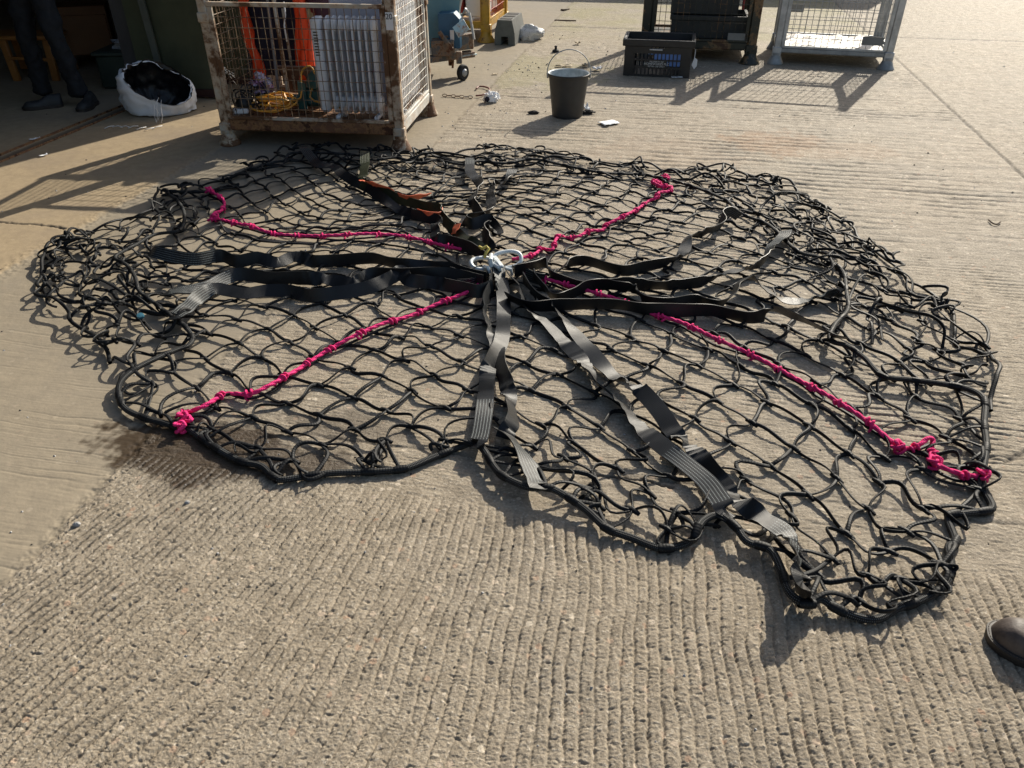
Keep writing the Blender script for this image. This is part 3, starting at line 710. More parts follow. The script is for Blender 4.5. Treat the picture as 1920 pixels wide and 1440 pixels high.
# ---- pink ropes
def pink(pts, z0, ends):
    P = unproj([(p[0], p[1], z0 + .012*math.sin(i*1.7) ) for i, p in enumerate(pts)]); P = resample(catmull(P, 8), .006); n = len(P)
    T, N, B = tframes(P); mb = MB(); tw = np.arange(n)*.006*2*math.pi/.075
    for s_ in (0, math.pi):
        mb.tube(P + N*(np.cos(tw+s_)*.0024)[:, None] + B*(np.sin(tw+s_)*.0024)[:, None], .0062, 8)
    kb = mb; step = int(.155/.006); i = int(step*.7)
    while i < n-8:                                              # a hitch at every mesh it passes
        c = P[i]; a0 = rng.uniform(0, 6.28); q = []
        for m_ in range(13):
            a = a0 + m_*.85; q.append(c + T[i]*(m_-6)*.0026 + (N[i]*math.cos(a) + B[i]*math.sin(a))*(.0112 + .002*math.sin(m_)))
        q.append(q[-1] + np.array([*rng.normal(0, .008, 2), -.008])); q.append(q[-1] + np.array([*rng.normal(0, .008, 2), -.008]))
        kb.tube(catmull(q, 3), .0048, 7); i += step + int(rng.integers(-4, 5))
    for e in ends:                                              # bulky end knots
        c = np.array(G(e[0], e[1], .028)); q = []
        for m_ in range(26):
            th = m_*1.15 + e[0]; ph = m_*.77; r = .019 + .004*math.sin(m_*2.1)
            q.append(c + np.array([r*math.cos(th)*(.6+.4*math.cos(ph)), r*math.sin(th)*(.6+.4*math.cos(ph)), .017*math.sin(ph)]))
        kb.tube(catmull(q, 4), .0055, 7)
    mb.build('pink_rope', M['pink'], net, angle=180, recalc=False)
    # black net cord that runs along underneath
    cb = MB(); Q = P[::4].copy(); Q[:, 2] = .014; Q[:, :2] += np.array([[noise.noise(Vector((x*9, y*9, 3)))*.012, noise.noise(Vector((x*9, y*9, 6)))*.012] for x, y in Q[:, :2]])
    cb.tube(Q, .0075, 7, flat=.6); cb.build('hem_cord', M['cord'], net, angle=180, recalc=False)
pink(PK_LL, .028, [(338, 801), (344, 783)]); pink(PK_UR, .030, [(1234, 346), (1249, 336)]); pink(PK_UL, .030, [(391, 357), (404, 408)]); pink(PK_LR, .030, [(1842, 892), (1684, 838), (1752, 868)])

# ---- webbing straps: (px, py, height of the middle line, roll in degrees: 0 lies flat, 90 stands on edge)
SW = .060
def strap(pts, mat='strap', stitch=(0, .3), w=SW, name='webbing_strap'):
    P = unproj(pts); rl = np.array([R(p[3]) for p in pts])
    Q = catmull(np.concatenate([P, rl[:, None]], 1), 8); Q = resample(Q, .012); P, rl = Q[:, :3], Q[:, 3]
    P[:, 2] = np.maximum(P[:, 2], .006 + np.abs(np.sin(rl))*w*.5)
    T = np.gradient(P, axis=0); T /= np.maximum(np.linalg.norm(T, axis=1, keepdims=True), 1e-9)
    S = np.stack([T[:, 1], -T[:, 0], np.zeros(len(T))], 1); S /= np.maximum(np.linalg.norm(S, axis=1, keepdims=True), 1e-6)
    up = np.cross(S, T)
    jit = np.array([noise.noise(Vector((k*.055, P[0][0]*7, P[0][1]*5))) for k in range(len(P))])*.6
    side = S*np.cos(rl+jit)[:, None] + up*np.sin(rl+jit)[:, None]
    mb = MB(); mb.ribbon(P, side, w, .0032)
    o = mb.build(name, M[mat], net, angle=60, recalc=False)
    d = np.concatenate([[0], np.cumsum(np.linalg.norm(np.diff(P, axis=0), axis=1))]); tot = d[-1]
    val = ((tot-d) < stitch[1]) & ((tot-d) > stitch[0]) if stitch else np.zeros(len(d), bool)
    at = o.data.attributes.new('stitch', 'FLOAT', 'POINT'); at.data.foreach_set('value', np.repeat(val.astype(np.float32), 6))
    return o
strap([(931, 508, .05, 40), (919, 542, .045, 70), (909, 571, .04, 80), (917, 612, .035, 45), (930, 640, .035, 15), (936, 676, .04, -32), (950, 722, .04, -30), (957, 757, .045, 50), (962, 786, .05, 55), (952, 806, .04, 30), (945, 822, .025, 10)], stitch=None)
strap([(938, 805, .03, 30), (957, 820, .05, 35), (978, 846, .055, 40), (992, 872, .055, 35), (1003, 896, .06, 15), (1008, 908, .068, 5), (1010, 917, .045, 5)], stitch=(.03, .25))
strap([(940, 520, .05, 10), (944, 561, .035, 12), (944, 605, .03, -8), (938, 645, .045, 20), (918, 680, .05, 40), (913, 714, .035, -20), (909, 761, .03, 8), (903, 805, .05, 0), (898, 824, .065, 0), (894, 834, .045, 0)], stitch=(.03, .30))
strap([(953, 511, .05, 60), (975, 540, .045, 65), (990, 577, .035, 40), (1025, 605, .03, 12), (1047, 630, .03, 10), (1075, 658, .028, -22), (1100, 686, .035, 30), (1116, 714, .045, 50), (1147, 740, .035, 60), (1175, 768, .03, 35), (1200, 799, .03, 15), (1231, 827, .035, -25), (1275, 861, .04, -22), (1322, 900, .045, -20), (1346, 931, .06, -15), (1358, 950, .062, -25), (1362, 961, .035, 0)], stitch=(.05, .34))
strap([(981, 521, .05, 75), (1012, 558, .045, 75), (1037, 574, .04, 60), (1062, 602, .03, 20), (1081, 627, .028, 8), (1112, 664, .03, -5), (1150, 705, .03, 5), (1180, 718, .05, 40), (1204, 734, .05, -28), (1237, 771, .045, -32), (1262, 808, .04, -20), (1284, 828, .045, 45), (1316, 860, .04, -35), (1350, 902, .045, -30), (1378, 934, .05, 25), (1402, 950, .06, -30), (1438, 976, .06, -5), (1467, 995, .06, 0), (1487, 1024, .07, 45), (1497, 1058, .095, 60), (1503, 1082, .11, 20), (1506, 1104, .075, 0), (1511, 1124, .02, 0)], stitch=(.17, .36))
strap([(965, 508, .06, 85), (1000, 498, .06, 85), (1024, 492, .06, 80), (1031, 512, .05, 75), (1056, 527, .04, 80), (1100, 538, .04, 80), (1140, 533, .045, 75), (1181, 531, .05, 85), (1228, 535, .045, 60), (1275, 533, .04, 80), (1322, 527, .04, 75), (1353, 516, .04, 30), (1387, 505, .045, 20), (1412, 499, .05, 60), (1437, 484, .06, 80), (1446, 462, .06, 35), (1470, 441, .065, 15), (1474, 432, .04, 10)])
strap([(1052, 505, .05, 60), (1064, 493, .05, 80), (1100, 489, .045, 85), (1166, 507, .04, 85), (1212, 499, .04, 80), (1260, 488, .04, 75), (1282, 472, .05, 20), (1292, 444, .06, 35), (1330, 432, .05, 75), (1356, 420, .06, 80), (1352, 404, .08, 80), (1368, 396, .08, 75), (1386, 406, .05, 70)])
strap([(1000, 515, .05, 80), (1018, 535, .05, 60), (1040, 557, .05, 70), (1069, 552, .05, 80), (1100, 537, .06, 70), (1131, 532, .06, 60), (1169, 538, .06, 75), (1194, 543, .05, 50), (1208, 562, .045, 75), (1259, 570, .04, 80), (1306, 563, .04, 85), (1345, 573, .04, 70), (1371, 556, .06, 60), (1387, 530, .07, 40), (1409, 519, .07, 45), (1431, 537, .05, 35), (1455, 556, .035, 15), (1487, 565, .03, 8), (1527, 558, .04, 40), (1559, 549, .045, 70), (1578, 556, .03, 40)])
strap([(950, 555, .045, 75), (994, 573, .045, 80), (1056, 571, .045, 82), (1150, 570, .05, 82), (1212, 579, .045, 85), (1275, 582, .045, 85), (1337, 582, .045, 85), (1400, 595, .045, 82), (1431, 591, .055, 75), (1450, 579, .07, 50), (1495, 594, .085, 40), (1535, 613, .09, 35), (1564, 626, .09, 25), (1576, 634, .06, 15)], stitch=(.03, .38))
strap([(912, 522, .05, 80), (870, 512, .05, 82), (840, 503, .045, 80), (800, 500, .035, 60), (760, 496, .04, 75), (730, 491, .045, 82), (700, 484, .05, 85), (655, 486, .045, 80), (593, 490, .04, 65), (553, 481, .04, 20), (520, 492, .035, 30), (482, 484, .045, 70), (443, 490, .04, 80), (413, 479, .05, 80), (367, 486, .075, 75), (327, 481, .085, 70), (293, 473, .09, 50), (284, 470, .06, 40)], stitch=(.05, .42))
strap([(905, 528, .05, 75), (855, 516, .05, 80), (820, 513, .045, 85), (750, 513, .05, 85), (700, 513, .05, 80), (678, 524, .045, 60), (660, 532, .045, 30), (620, 525, .04, 25), (560, 520, .045, 80), (510, 522, .045, 82), (453, 514, .05, 75), (422, 522, .05, 50), (392, 538, .045, 40), (352, 543, .06, 20), (318, 548, .07, 8), (306, 552, .05, 5)], stitch=(.05, .34))
strap([(925, 537, .05, 75), (898, 546, .05, 80), (870, 541, .05, 80), (840, 535, .05, 70), (812, 530, .045, 40), (787, 528, .045, 60), (764, 524, .05, 40), (752, 508, .06, 20), (735, 520, .05, 50), (687, 540, .045, 75), (627, 550, .045, 82), (580, 554, .04, 80), (540, 546, .035, 50), (500, 545, .035, 40), (460, 550, .035, 35), (428, 545, .04, 25), (402, 541, .05, 30), (377, 553, .05, 40), (350, 577, .06, 20), (330, 591, .07, 8), (320, 597, .045, 5)], stitch=(.05, .34))
strap([(907, 485, .06, 60), (885, 466, .06, 80), (840, 452, .05, 82), (818, 448, .05, 60), (816, 425, .06, 20), (818, 412, .05, 60), (775, 402, .04, 70), (744, 390, .035, 25), (712, 368, .04, 30), (690, 352, .04, 50), (662, 339, .04, 40), (640, 324, .05, 20), (625, 312, .05, 20), (597, 308, .05, 25), (582, 293, .06, 20), (571, 279, .07, 5), (568, 274, .05, 0)], stitch=(.04, .34))
strap([(915, 475, .06, 50), (885, 455, .06, 40), (868, 448, .05, 30), (845, 425, .05, 75), (830, 408, .05, 75), (822, 392, .06, 60), (800, 388, .05, 80), (775, 381, .05, 82), (750, 374, .05, 80), (722, 362, .05, 75), (700, 351, .05, 70), (678, 342, .05, 60), (681, 328, .06, 15), (684, 308, .065, 5), (684, 290, .075, 0), (684, 284, .05, 0)], mat='strap_green', stitch=(.04, .30))
strap([(922, 470, .06, 40), (914, 450, .08, 60), (906, 430, .09, 85), (918, 424, .08, 70), (934, 440, .07, 30), (926, 422, .06, 40), (914, 412, .06, 70), (886, 420, .05, 85), (872, 410, .05, 70), (892, 404, .06, 50), (916, 400, .06, 60), (921, 384, .07, 20), (919, 362, .08, 30), (924, 346, .09, 60), (934, 344, .08, 10), (950, 338, .08, 40), (958, 326, .07, 15), (961, 317, .045, 5)], stitch=(.04, .2))
strap([(908, 410, .05, 70), (889, 385, .06, 60), (886, 368, .07, 40), (900, 350, .06, 50), (896, 338, .05, 30), (882, 322, .06, 10), (881, 304, .075, 0), (881, 296, .05, 0)], stitch=(.03, .2))
# sewn eyes with a crossed stitch next to the links
for pts in ([(905, 508, .035, 85), (870, 516, .035, 85), (845, 512, .035, 80)], [(918, 520, .03, 80), (885, 535, .03, 82), (858, 538, .03, 80)], [(985, 516, .03, 80), (1008, 524, .03, 82), (1022, 524, .03, 75)], [(960, 505, .04, 60), (985, 501, .045, 85), (1022, 490, .05, 85)], [(935, 498, .07, 10), (936, 512, .06, 15), (938, 528, .045, 40), (934, 545, .04, 75)]):
    strap(pts, stitch=(0, .2), name='sewn_eye')
# orange tell-tale tape on the olive strap
def tape(pts, w=.03): return strap(pts, mat='orange', stitch=None, w=w, name='orange_tape')
tape([(676, 338, .075, 15), (700, 345, .075, 60), (722, 352, .075, 70), (738, 357, .07, 60)]); tape([(748, 366, .075, 70), (765, 371, .075, 75), (785, 369, .075, 60), (806, 364, .07, 40)], .036)
tape([(784, 396, .06, 60), (805, 403, .06, 80), (824, 402, .06, 70), (828, 394, .06, 70)], .036); tape([(850, 438, .06, 30), (854, 430, .075, 20), (858, 420, .09, 10)], .04)
# ---- lifting links
def link(c, X, Y, a, b, r, name):
    X, Y = nrm(X), nrm(Y); P = []
    for k in range(40):
        t = 2*math.pi*k/40; ct, st = math.cos(t), math.sin(t)
        P.append(Vector(c) + X*(a*math.copysign(abs(ct)**.85, ct)) + Y*(b*math.copysign(abs(st)**.85, st)))
    mb = MB(); mb.tube(P, r, 10, closed=True); return mb.build(name, M['galv_white'], net, angle=180)
c1 = G(950, 487, .075); link(c1, (1, .18, .06), (-.1, .8, .58), .068, .042, .0098, 'lifting_link')
c2 = G(905, 494, .060); link(c2, (1, .5, -.1), (-.35, .8, .30), .056, .038, .0098, 'lifting_link')
mb = MB(); a = G(921, 486, .085); b = G(926, 502, .075); c = G(934, 505, .06)
mb.bar(G(917, 489, .075), G(938, 503, .08), .022, .018, bev=.006); mb.tube([G(921, 478, .09), G(920, 488, .10), G(921, 500, .07)], .010, 8); mb.bar(G(926, 481, .09), G(941, 501, .085), .024, .014, bev=.005)
mb.tube([G(908, 500, .06), G(915, 502, .075), G(919, 512, .05)], .009, 8); mb.tube([G(933, 501, .07), G(938, 506, .07), G(938, 514, .04)], .009, 8); mb.tube([G(948, 503, .06), G(958, 505, .06), G(960, 515, .03)], .008, 8); mb.bar(G(912, 505, .055), G(938, 505, .055), .012, bev=.004)
mb.build('coupling_link', M['galv_white'], net)
mb = MB(); mb.tube([G(899, 463, .10), G(905, 466, .11), G(913, 462, .115), G(917, 466, .11), G(911, 474, .09), G(909, 482, .08)], .007, 8); mb.build('pull_tab', M['yellow_pin'], net, angle=180)
# ------------------------------------------------------------------ helpers for upright things
def onplane(px, py, P0, n):
    r = ray(px, py); o = Vector((0, 0, H)); n = Vector(n); t = (Vector(P0)-o).dot(n)/r.dot(n)
    return o + r*t
UP = Vector((0, 0, 1))

def wire_panel(t, A, e1, e2o, u0, u1, z0, z1, mf, mw, pu=.05, pz=.06, wr=.0028, fw=.032, frame=True, name='mesh_panel', bend=0.0):
    """frame of flat bar and welded wires, in the vertical plane through A along e1"""
    mb = MB(); Q = lambda u, z: Vector(A) + e1*u + UP*z
    if frame:
        mb.bar(Q(u0, z0), Q(u0, z1), fw, .02, up=e2o); mb.bar(Q(u1, z0), Q(u1, z1), fw, .02, up=e2o)
        mb.bar(Q(u0-fw/2, z1+fw*.4), Q(u1+fw/2, z1+fw*.4), fw, .024); mb.bar(Q(u0, z0), Q(u1, z0), fw*.8, .02)
    o = mb.build('panel_frame' if frame else 'wire_mesh', mf if frame else mw, t) if frame else None
    wb = MB(); n = int((u1-u0)/pu); m = int((z1-z0)/pz)
    for k in range(1, n):
        u = u0 + (u1-u0)*k/n; q = Q(u, z0); e = Q(u + rng.normal(0, .003), z1)
        mid = (q+e)/2 + e2o*rng.normal(0, bend) + e1*rng.normal(0, bend*.7)
        wb.tube([q, mid, e], wr, 5, caps=False)
    for k in range(1, m):
        z = z0 + (z1-z0)*k/m; q = Q(u0, z) + e2o*wr*1.8; e = Q(u1, z + rng.normal(0, .002)) + e2o*wr*1.8
        mid = (q+e)/2 + UP*rng.normal(0, bend) + e2o*rng.normal(0, bend)
        wb.tube([q, mid, e], wr, 5, caps=False)
    w = wb.build('wire_mesh', mw, o or t, angle=180, recalc=False)
    return o or w

def bell_foot(t, c, mat, h=.11, r=.075):
    mb = MB(); c = Vector(c)
    mb.lathe([(.0, .0), (r*.98, .0), (r, .006), (r*.97, .013), (r*.80, .035), (r*.62, .07), (r*.55, h*.8), (r*.60, h*.82), (r*.60, h), (.0, h)], c, n=20)
    return mb.build('foot', mat, t, angle=45)

def cage(name, label, group, A, e1, W, D, Hp, mp, mft, mw, mb_, pw=.06, zb=.10, bh=.075, front=None, left=None, right=None, back=None, pu=.05, pz=.06, tray=True, bend=.002, wr=.0028, rails=True, two=False, side_mat=None):
    e1 = nrm(e1); e2 = UP.cross(e1); A = Vector(A); cen = A + e1*W/2 + e2*D/2
    t = thing(name, (cen.x, cen.y, 0), label, 'cage', group)
    P = lambda u, v, z=0: A + e1*u + e2*v + UP*z
    for u in (0, W):
        for v in (0, D):
            pb = MB(); su = 1 if u == 0 else -1; sv = 1 if v == 0 else -1; x = .1
            # folded angle post: two leaves
            a = P(u, v, zb-.01); b = P(u, v, Hp)
            pb.bar(a + e1*su*pw*.25, b + e1*su*pw*.25, pw, .012, up=e2, bev=.003) if two else None
            pb.bar(a, b, pw, pw*.8, up=e2, bev=.008)
            pb.bar(P(u, v, zb-.03), P(u, v, zb+.05), pw*1.28, pw*1.1, up=e2, bev=.006)
            if Hp < 1.6: pb.bar(P(u, v, min(Hp, .80)-.03), P(u, v, min(Hp, .80)+.03), pw*1.22, pw*1.05, up=e2, bev=.006)
            pb.build('post', mp, t); bell_foot(t, P(u, v), mft, h=zb, r=pw*1.2)
    bb = MB(); h = bh
    bb.bar(P(0, 0, zb+h/2), P(W, 0, zb+h/2), h, .045, up=e2, bev=.008); bb.bar(P(0, D, zb+h/2), P(W, D, zb+h/2), h, .045, up=e2, bev=.008)
    for u in (0, W):
        q_ = MB() if side_mat else bb; q_.bar(P(u, pw*.4, zb+h/2), P(u, D-pw*.4, zb+h/2), h, .045, up=e1, bev=.008)
        if side_mat: q_.build('base_rail', side_mat, t)
    if tray: bb.box(P(W/2, D/2, zb+h*.62), (W-.05, D-.05, .012), e1, e2)
    bb.build('base', mb_, t)
    if rails:
        for a, b in ((P(0, D, Hp-.03), P(W, D, Hp-.03)), (P(0, 0, Hp-.03), P(0, D, Hp-.03)), (P(W, 0, Hp-.03), P(W, D, Hp-.03))):
            rb = MB(); rb.bar(a, b, .04, .035, bev=.006); rb.build('top_rail', mp, t)
    z0 = zb+h+.01
    def pan(v, fn):
        if v: fn(v if isinstance(v, tuple) else (z0, v))
    o = pw*.75; mps = side_mat or mp
    pan(front, lambda z: wire_panel(t, P(0, -.012), e1, e2, o, W-o, z[0], z[1], mp, mw, pu, pz, wr, bend=bend))
    pan(back, lambda z: wire_panel(t, P(0, D+.012), e1, e2, o, W-o, z[0], z[1], mp, mw, pu, pz, wr, bend=bend))
    pan(left, lambda z: wire_panel(t, P(-.012, 0), e2, e1, o, D-o, z[0], z[1], mp, mw, pu, pz, wr, bend=bend))
    pan(right, lambda z: wire_panel(t, P(W+.012, 0), e2, e1, o, D-o, z[0], z[1], mps, mw if not side_mat else side_mat, pu, pz, wr, bend=bend))
    return t, P, e1, e2

CG = 'steel mesh cages standing in the yard'
# ------------------------------------------------------------------ white rusty cage and what is in it
A0 = G(432, 270); B0 = G(752, 281); W0 = (B0-A0).length
wc, P0, f1, f2 = cage('mesh_cage', 'rusty white mesh cage holding a white radiator, an orange jacket and cables', CG, A0, B0-A0, W0, .92, 1.22, M['white_rust'], M['foot_rust'], M['wire'], M['rust'], pw=.062, front=.865, left=1.16, right=(.19, 1.02), back=1.16, pu=.048, pz=.058, two=True, wr=.0024, side_mat=M['white_rust2'])
mb = MB(); mb.box(P0(W0, -.036, .80), (.045, .003, .10), f1, f2); mb.build('paper_label', M['white_paper'], wc)
def lettering(txt, c, X, Y, size, mat, parent, name='lettering'):
    cu = bpy.data.curves.new(name, 'FONT'); cu.body = txt; cu.size = size; cu.align_x = 'CENTER'; cu.align_y = 'CENTER'; cu.extrude = .0006
    o = bpy.data.objects.new(name, cu); C.objects.link(o); cu.materials.append(mat)
    X, Y = nrm(X), nrm(Y); Z = X.cross(Y); m = Matrix((X, Y, Z)).transposed().to_4x4(); m.translation = Vector(c) - offs(parent)
    bpy.context.view_layer.update(); me = bpy.data.meshes.new_from_object(o.evaluated_get(bpy.context.evaluated_depsgraph_get()))
    bpy.data.objects.remove(o); o = bpy.data.objects.new(name, me); C.objects.link(o)
    o.parent = parent; o.matrix_local = m
    return o
lettering('20', P0(W0, -.0395, .825), f1, UP, .045, M['rubber'], wc)
def radiator(label, c, X, n, pitch, D, z0, Ht, slots=True, mat=None, fat=.30):
    X = nrm(X); Y = UP.cross(X); c = Vector(c); mat = mat or M['white_paint']
    t = thing('oil_radiator', (c.x, c.y, z0), label, 'radiator')
    mb = MB(); mb.box(c + X*.03 + UP*(z0+Ht/2), (.07, D*.95, Ht*.97), X, Y, bev=.018); o = mb.build('control_panel', mat, t)
    if slots:
        sb = MB()
        for k in range(9): sb.box(c + X*.03 - Y*(D*.475+.0015) + UP*(z0+Ht*.62+k*.017), (.028, .003, .007), X, Y)
        sb.build('vent_slot_shade', M['dark'], o)  # dark strips on the face paint the shade inside the vents
    for k in range(n):
        u = .085 + pitch*k + pitch*.4; fb = MB()
        prof = [(-D/2, .04), (-D/2+.015, .012), (-D/2+.05, 0), (D/2-.05, 0), (D/2-.015, .012), (D/2, .04), (D/2, Ht-.05), (D/2-.02, Ht-.012), (D/2-.06, Ht), (-D/2+.06, Ht), (-D/2+.02, Ht-.012), (-D/2, Ht-.05)]
        fb.prism(prof, c + X*u + UP*z0, Y, UP, pitch*fat)
        fb.box(c + X*u + UP*(z0+Ht-.055), (pitch*.98, D*.80, .085), X, Y, bev=.03); fb.box(c + X*u + UP*(z0+.075), (pitch*.98, D*.80, .085), X, Y, bev=.03)
        fb.build('fin', mat, t, angle=50)
    for s in (.12, .085+pitch*(n-1)):
        lb = MB(); lb.box(c + X*s + UP*(z0-.012), (.03, D*1.25, .022), X, Y, bev=.004)
        for v in (-.55, .55): lb.lathe([(0, -.011), (.022, -.011), (.024, 0), (.022, .011), (0, .011)], c + X*s + Y*(v*D) + UP*(z0-.025), X, n=12)
        lb.build('caster_foot', M['white_paint'], t)
    return t
q0 = onplane(601, 226, P0(0, .12), f2); q1 = onplane(601, 33, P0(0, .12), f2)
q2 = onplane(712, 226, P0(0, .12), f2)
radiator('white oil radiator with thick fins standing inside the front of the rusty cage', Vector((q0.x, q0.y, 0)) + f1*.035, f1, 8, ((q2-q0).length-.075)/8, .13, .205, q1.z-.19)
s0 = P0(W0-.055, .13)
radiator('white finned heater standing along the right side of the rusty cage', s0 + f1*.0, f2, 13, .043, .08, .205, .80, slots=False, fat=.80)
mb = MB(); mb.box(P0(W0-.28, .36, .66), (.44, .05, .92), f1, f2, bev=.015); o = mb.build('folded_panel', M['lilac'], None); tag(o, 'pale lilac flat panel standing behind the white radiator in the cage', 'panel')

# orange and navy work jacket hung over the far rail
def cloth(fn, nu, nv, mat, name, parent=None, th=.012):
    mb = MB(); mb.grid(fn, nu, nv); o = mb.build(name, mat, parent, angle=180); m = o.modifiers.new('thick', 'SOLIDIFY'); m.thickness = th; return o
jk = thing('work_jacket', P0(.48, .62, .3), 'bright orange and navy work jacket hanging inside the rusty cage', 'jacket')
def jf(px0, px1, y0, y1, dep, amp, seed):
    def fn(u, v):
        p = onplane(px0 + (px1-px0)*u, y0 + (y1-y0)*v, P0(0, dep), f2)
        k = amp*(noise.noise(Vector((u*5+seed, v*1.3, seed)))*.8 + .5*math.sin(u*9+seed+v))
        return p + f2*k + UP*(.02*noise.noise(Vector((u*6, v*6, seed+3))))
    return fn
cloth(jf(462, 566, -46, 142, .66, .035, 1), 26, 20, M['navy'], 'jacket_back', jk)
cloth(lambda u, v: onplane(461 + 13*u - 8*math.sin(v*5) + (26*(max(0, v-.5))*2)*.55, -50 + 202*v, P0(0, .62), f2) + f2*(-.03*math.sin(u*3.1) + .02*math.sin(v*17+u*5)), 8, 22, M['hivis'], 'sleeve', jk, .02)
cloth(lambda u, v: onplane(559 + (24-7*math.cos(v*3))*u - 14*math.exp(-v*5), -50 + 195*v, P0(0, .60), f2) + f2*(-.05*math.sin(u*3.1) + .018*math.sin(u*16+v*3) + .015*math.sin(v*15+u*6)), 14, 22, M['hivis'], 'sleeve', jk, .02)
mb = MB(); mb.blob(onplane(600, 8, P0(0, .62), f2), (.085, .05, .10), 4, .4, 2.5); mb.blob(onplane(588, -14, P0(0, .62), f2), (.11, .05, .08), 5, .4, 2.5)
tag(mb.build('cloth_bag', M['maroon'], None, angle=180), 'dark maroon cloth bag hanging beside the orange jacket in the cage', 'bag')
mb = MB(); mb.tube([onplane(532, 4, P0(0, .30), f2), onplane(535, 28, P0(0, .31), f2), onplane(533, 48, P0(0, .31), f2), onplane(538, 78, P0(0, .30), f2)], .0055, 6)
tag(mb.build('tie_cord', M['white_paper'], None, angle=180), 'short white cord dangling from the front rail of the rusty cage', 'cord')
for (x0, y0, x1, y1, dp, r, mt, lb) in ((512, 6, 540, 172, .50, .014, 'white_rust', 'thick rusty pole, leftmost of three leaning inside the rusty cage'), (500, 4, 522, 168, .56, .011, 'grey_pole', 'thin grey pole leaning in the rusty cage in front of the jacket'), (530, 30, 553, 166, .58, .010, 'white_rust', 'short rusty pole leaning inside the cage, rightmost of the poles')):
    mb = MB(); a = onplane(x0, y0-14, P0(0, dp), f2); b = onplane(x1, y1, P0(0, dp-.08), f2); b.z = max(b.z, .19); mb.tube([a, (a+b)/2, b], r, 10); tag(mb.build('steel_pole', M[mt], None), lb, 'pole', 'poles leaning in the rusty cage')
zt = .185
mb = MB(); bp = [onplane(505, 228, P0(0, .25), f2), onplane(560, 175, P0(0, .55), f2)]
mb.box(P0(.42, .55, zt+.13), (.36, .012, .30), f1, nrm(UP*.5+f2*.55)); tag(mb.build('plywood_board', M['board'], None), 'worn brown plywood board lying tilted on the floor of the rusty cage', 'board')
mb = MB(); P_ = []; c = P0(.30, .16, zt+.03)
for k in range(150):
    a = k*.42; rr = .085 + .03*math.sin(k*.37) + .018*math.sin(k*1.13) + .02*math.sin(k*.11)
    P_.append(c + f1*(rr*1.15*math.cos(a) + .05*math.sin(k*.05) + .03*noise.noise(Vector((k*.09, 1, 1)))) + f2*(rr*.8*math.sin(a) + .05*noise.noise(Vector((k*.08, 5, 1)))) + UP*(.035 + .035*math.sin(k*.23) + .02*math.sin(k*.61)))
P_ += [c + f1*.16 + f2*.08 + UP*.05, c + f1*.17 + f2*.12 + UP*.20, c + f1*.24 + f2*.12 + UP*.25, c + f1*.27 + f2*.12 + UP*.17, c + f1*.22 + f2*.1 + UP*.05, c + f1*.36 + UP*.03, c + f1*.48 - f2*.04 + UP*.02, c + f1*.55 + f2*.06 + UP*.09, c + f1*.45 + f2*.12 + UP*.18, c + f1*.34 + f2*.1 + UP*.14, c + f1*.33 - f2*.02 + UP*.05, c + f1*.45 - f2*.05 + UP*.012]
mb.tube(catmull(P_, 3), .0062, 6); tag(mb.build('extension_cable', M['cable_y'], None, angle=180), 'tangled yellow cable coiled on the floor of the rusty cage', 'cable')
t = thing('work_lamp', P0(.56, .34, zt), 'teal plastic work lamp among the yellow cable in the cage', 'lamp')
mb = MB(); c = P0(.56, .34, zt); mb.box(c + UP*.07, (.20, .13, .13), f1, f2, bev=.025); mb.box(c - f1*.19 + UP*.045, (.20, .10, .05), f1, f2, bev=.015); mb.build('lamp_body', M['tealplastic'], t)
mb = MB(); mb.lathe([(0, .115), (.05, .105), (.085, .07), (.10, .02), (.10, 0)], c + f1*.02 + UP*.14, n=20); mb.build('lamp_dome', M['tealplastic'], t)
mb = MB(); mb.prism([(-.03, 0), (.03, 0), (.04, .17), (-.015, .18)], c - f1*.10 - f2*.08, f1, UP, .012); mb.build('lamp_bracket', M['tealplastic'], t)
mb = MB()
for k in range(9):
    c = P0(.12 + .05*rng.random(), .12 + .08*rng.random(), zt + .09); P_ = []
    ax = Vector(rng.normal(0, 1, 3)).normalized(); o1 = ax.orthogonal().normalized(); o2 = ax.cross(o1); r0 = rng.uniform(.05, .11)
    for m_ in range(12): P_.append(c + o1*(r0*math.cos(m_*.6)) + o2*(r0*math.sin(m_*.6)) + ax*(.012*m_-.06))
    for p in P_: p.z = max(p.z, zt+.01)
    mb.tube(catmull(P_, 4), .005, 6)
mb.blob(P0(.10, .10, zt+.06), (.05, .04, .055), 3, .2); tag(mb.build('cable_tangle', M['cable_k'], None, angle=180), 'tangle of black cables heaped in the left corner of the rusty cage', 'cable')
mb = MB(); mb.blob(P0(.17, .30, zt+.12), (.08, .06, .09), 8, .6, 3.5, 14); tag(mb.build('plastic_bag', M['foil'], None, angle=25), 'shiny crumpled white and purple bag beside the black cables in the cage', 'bag')
mb = MB(); mb.box(P0(.09, .07, zt+.022), (.10, .05, .035), nrm(f1*.9+f2*.3), nrm(f2*.9-f1*.3), bev=.008); tag(mb.build('plug_adaptor', M['white_paint'], None), 'small white plug adaptor lying in front of the black cables', 'adaptor')

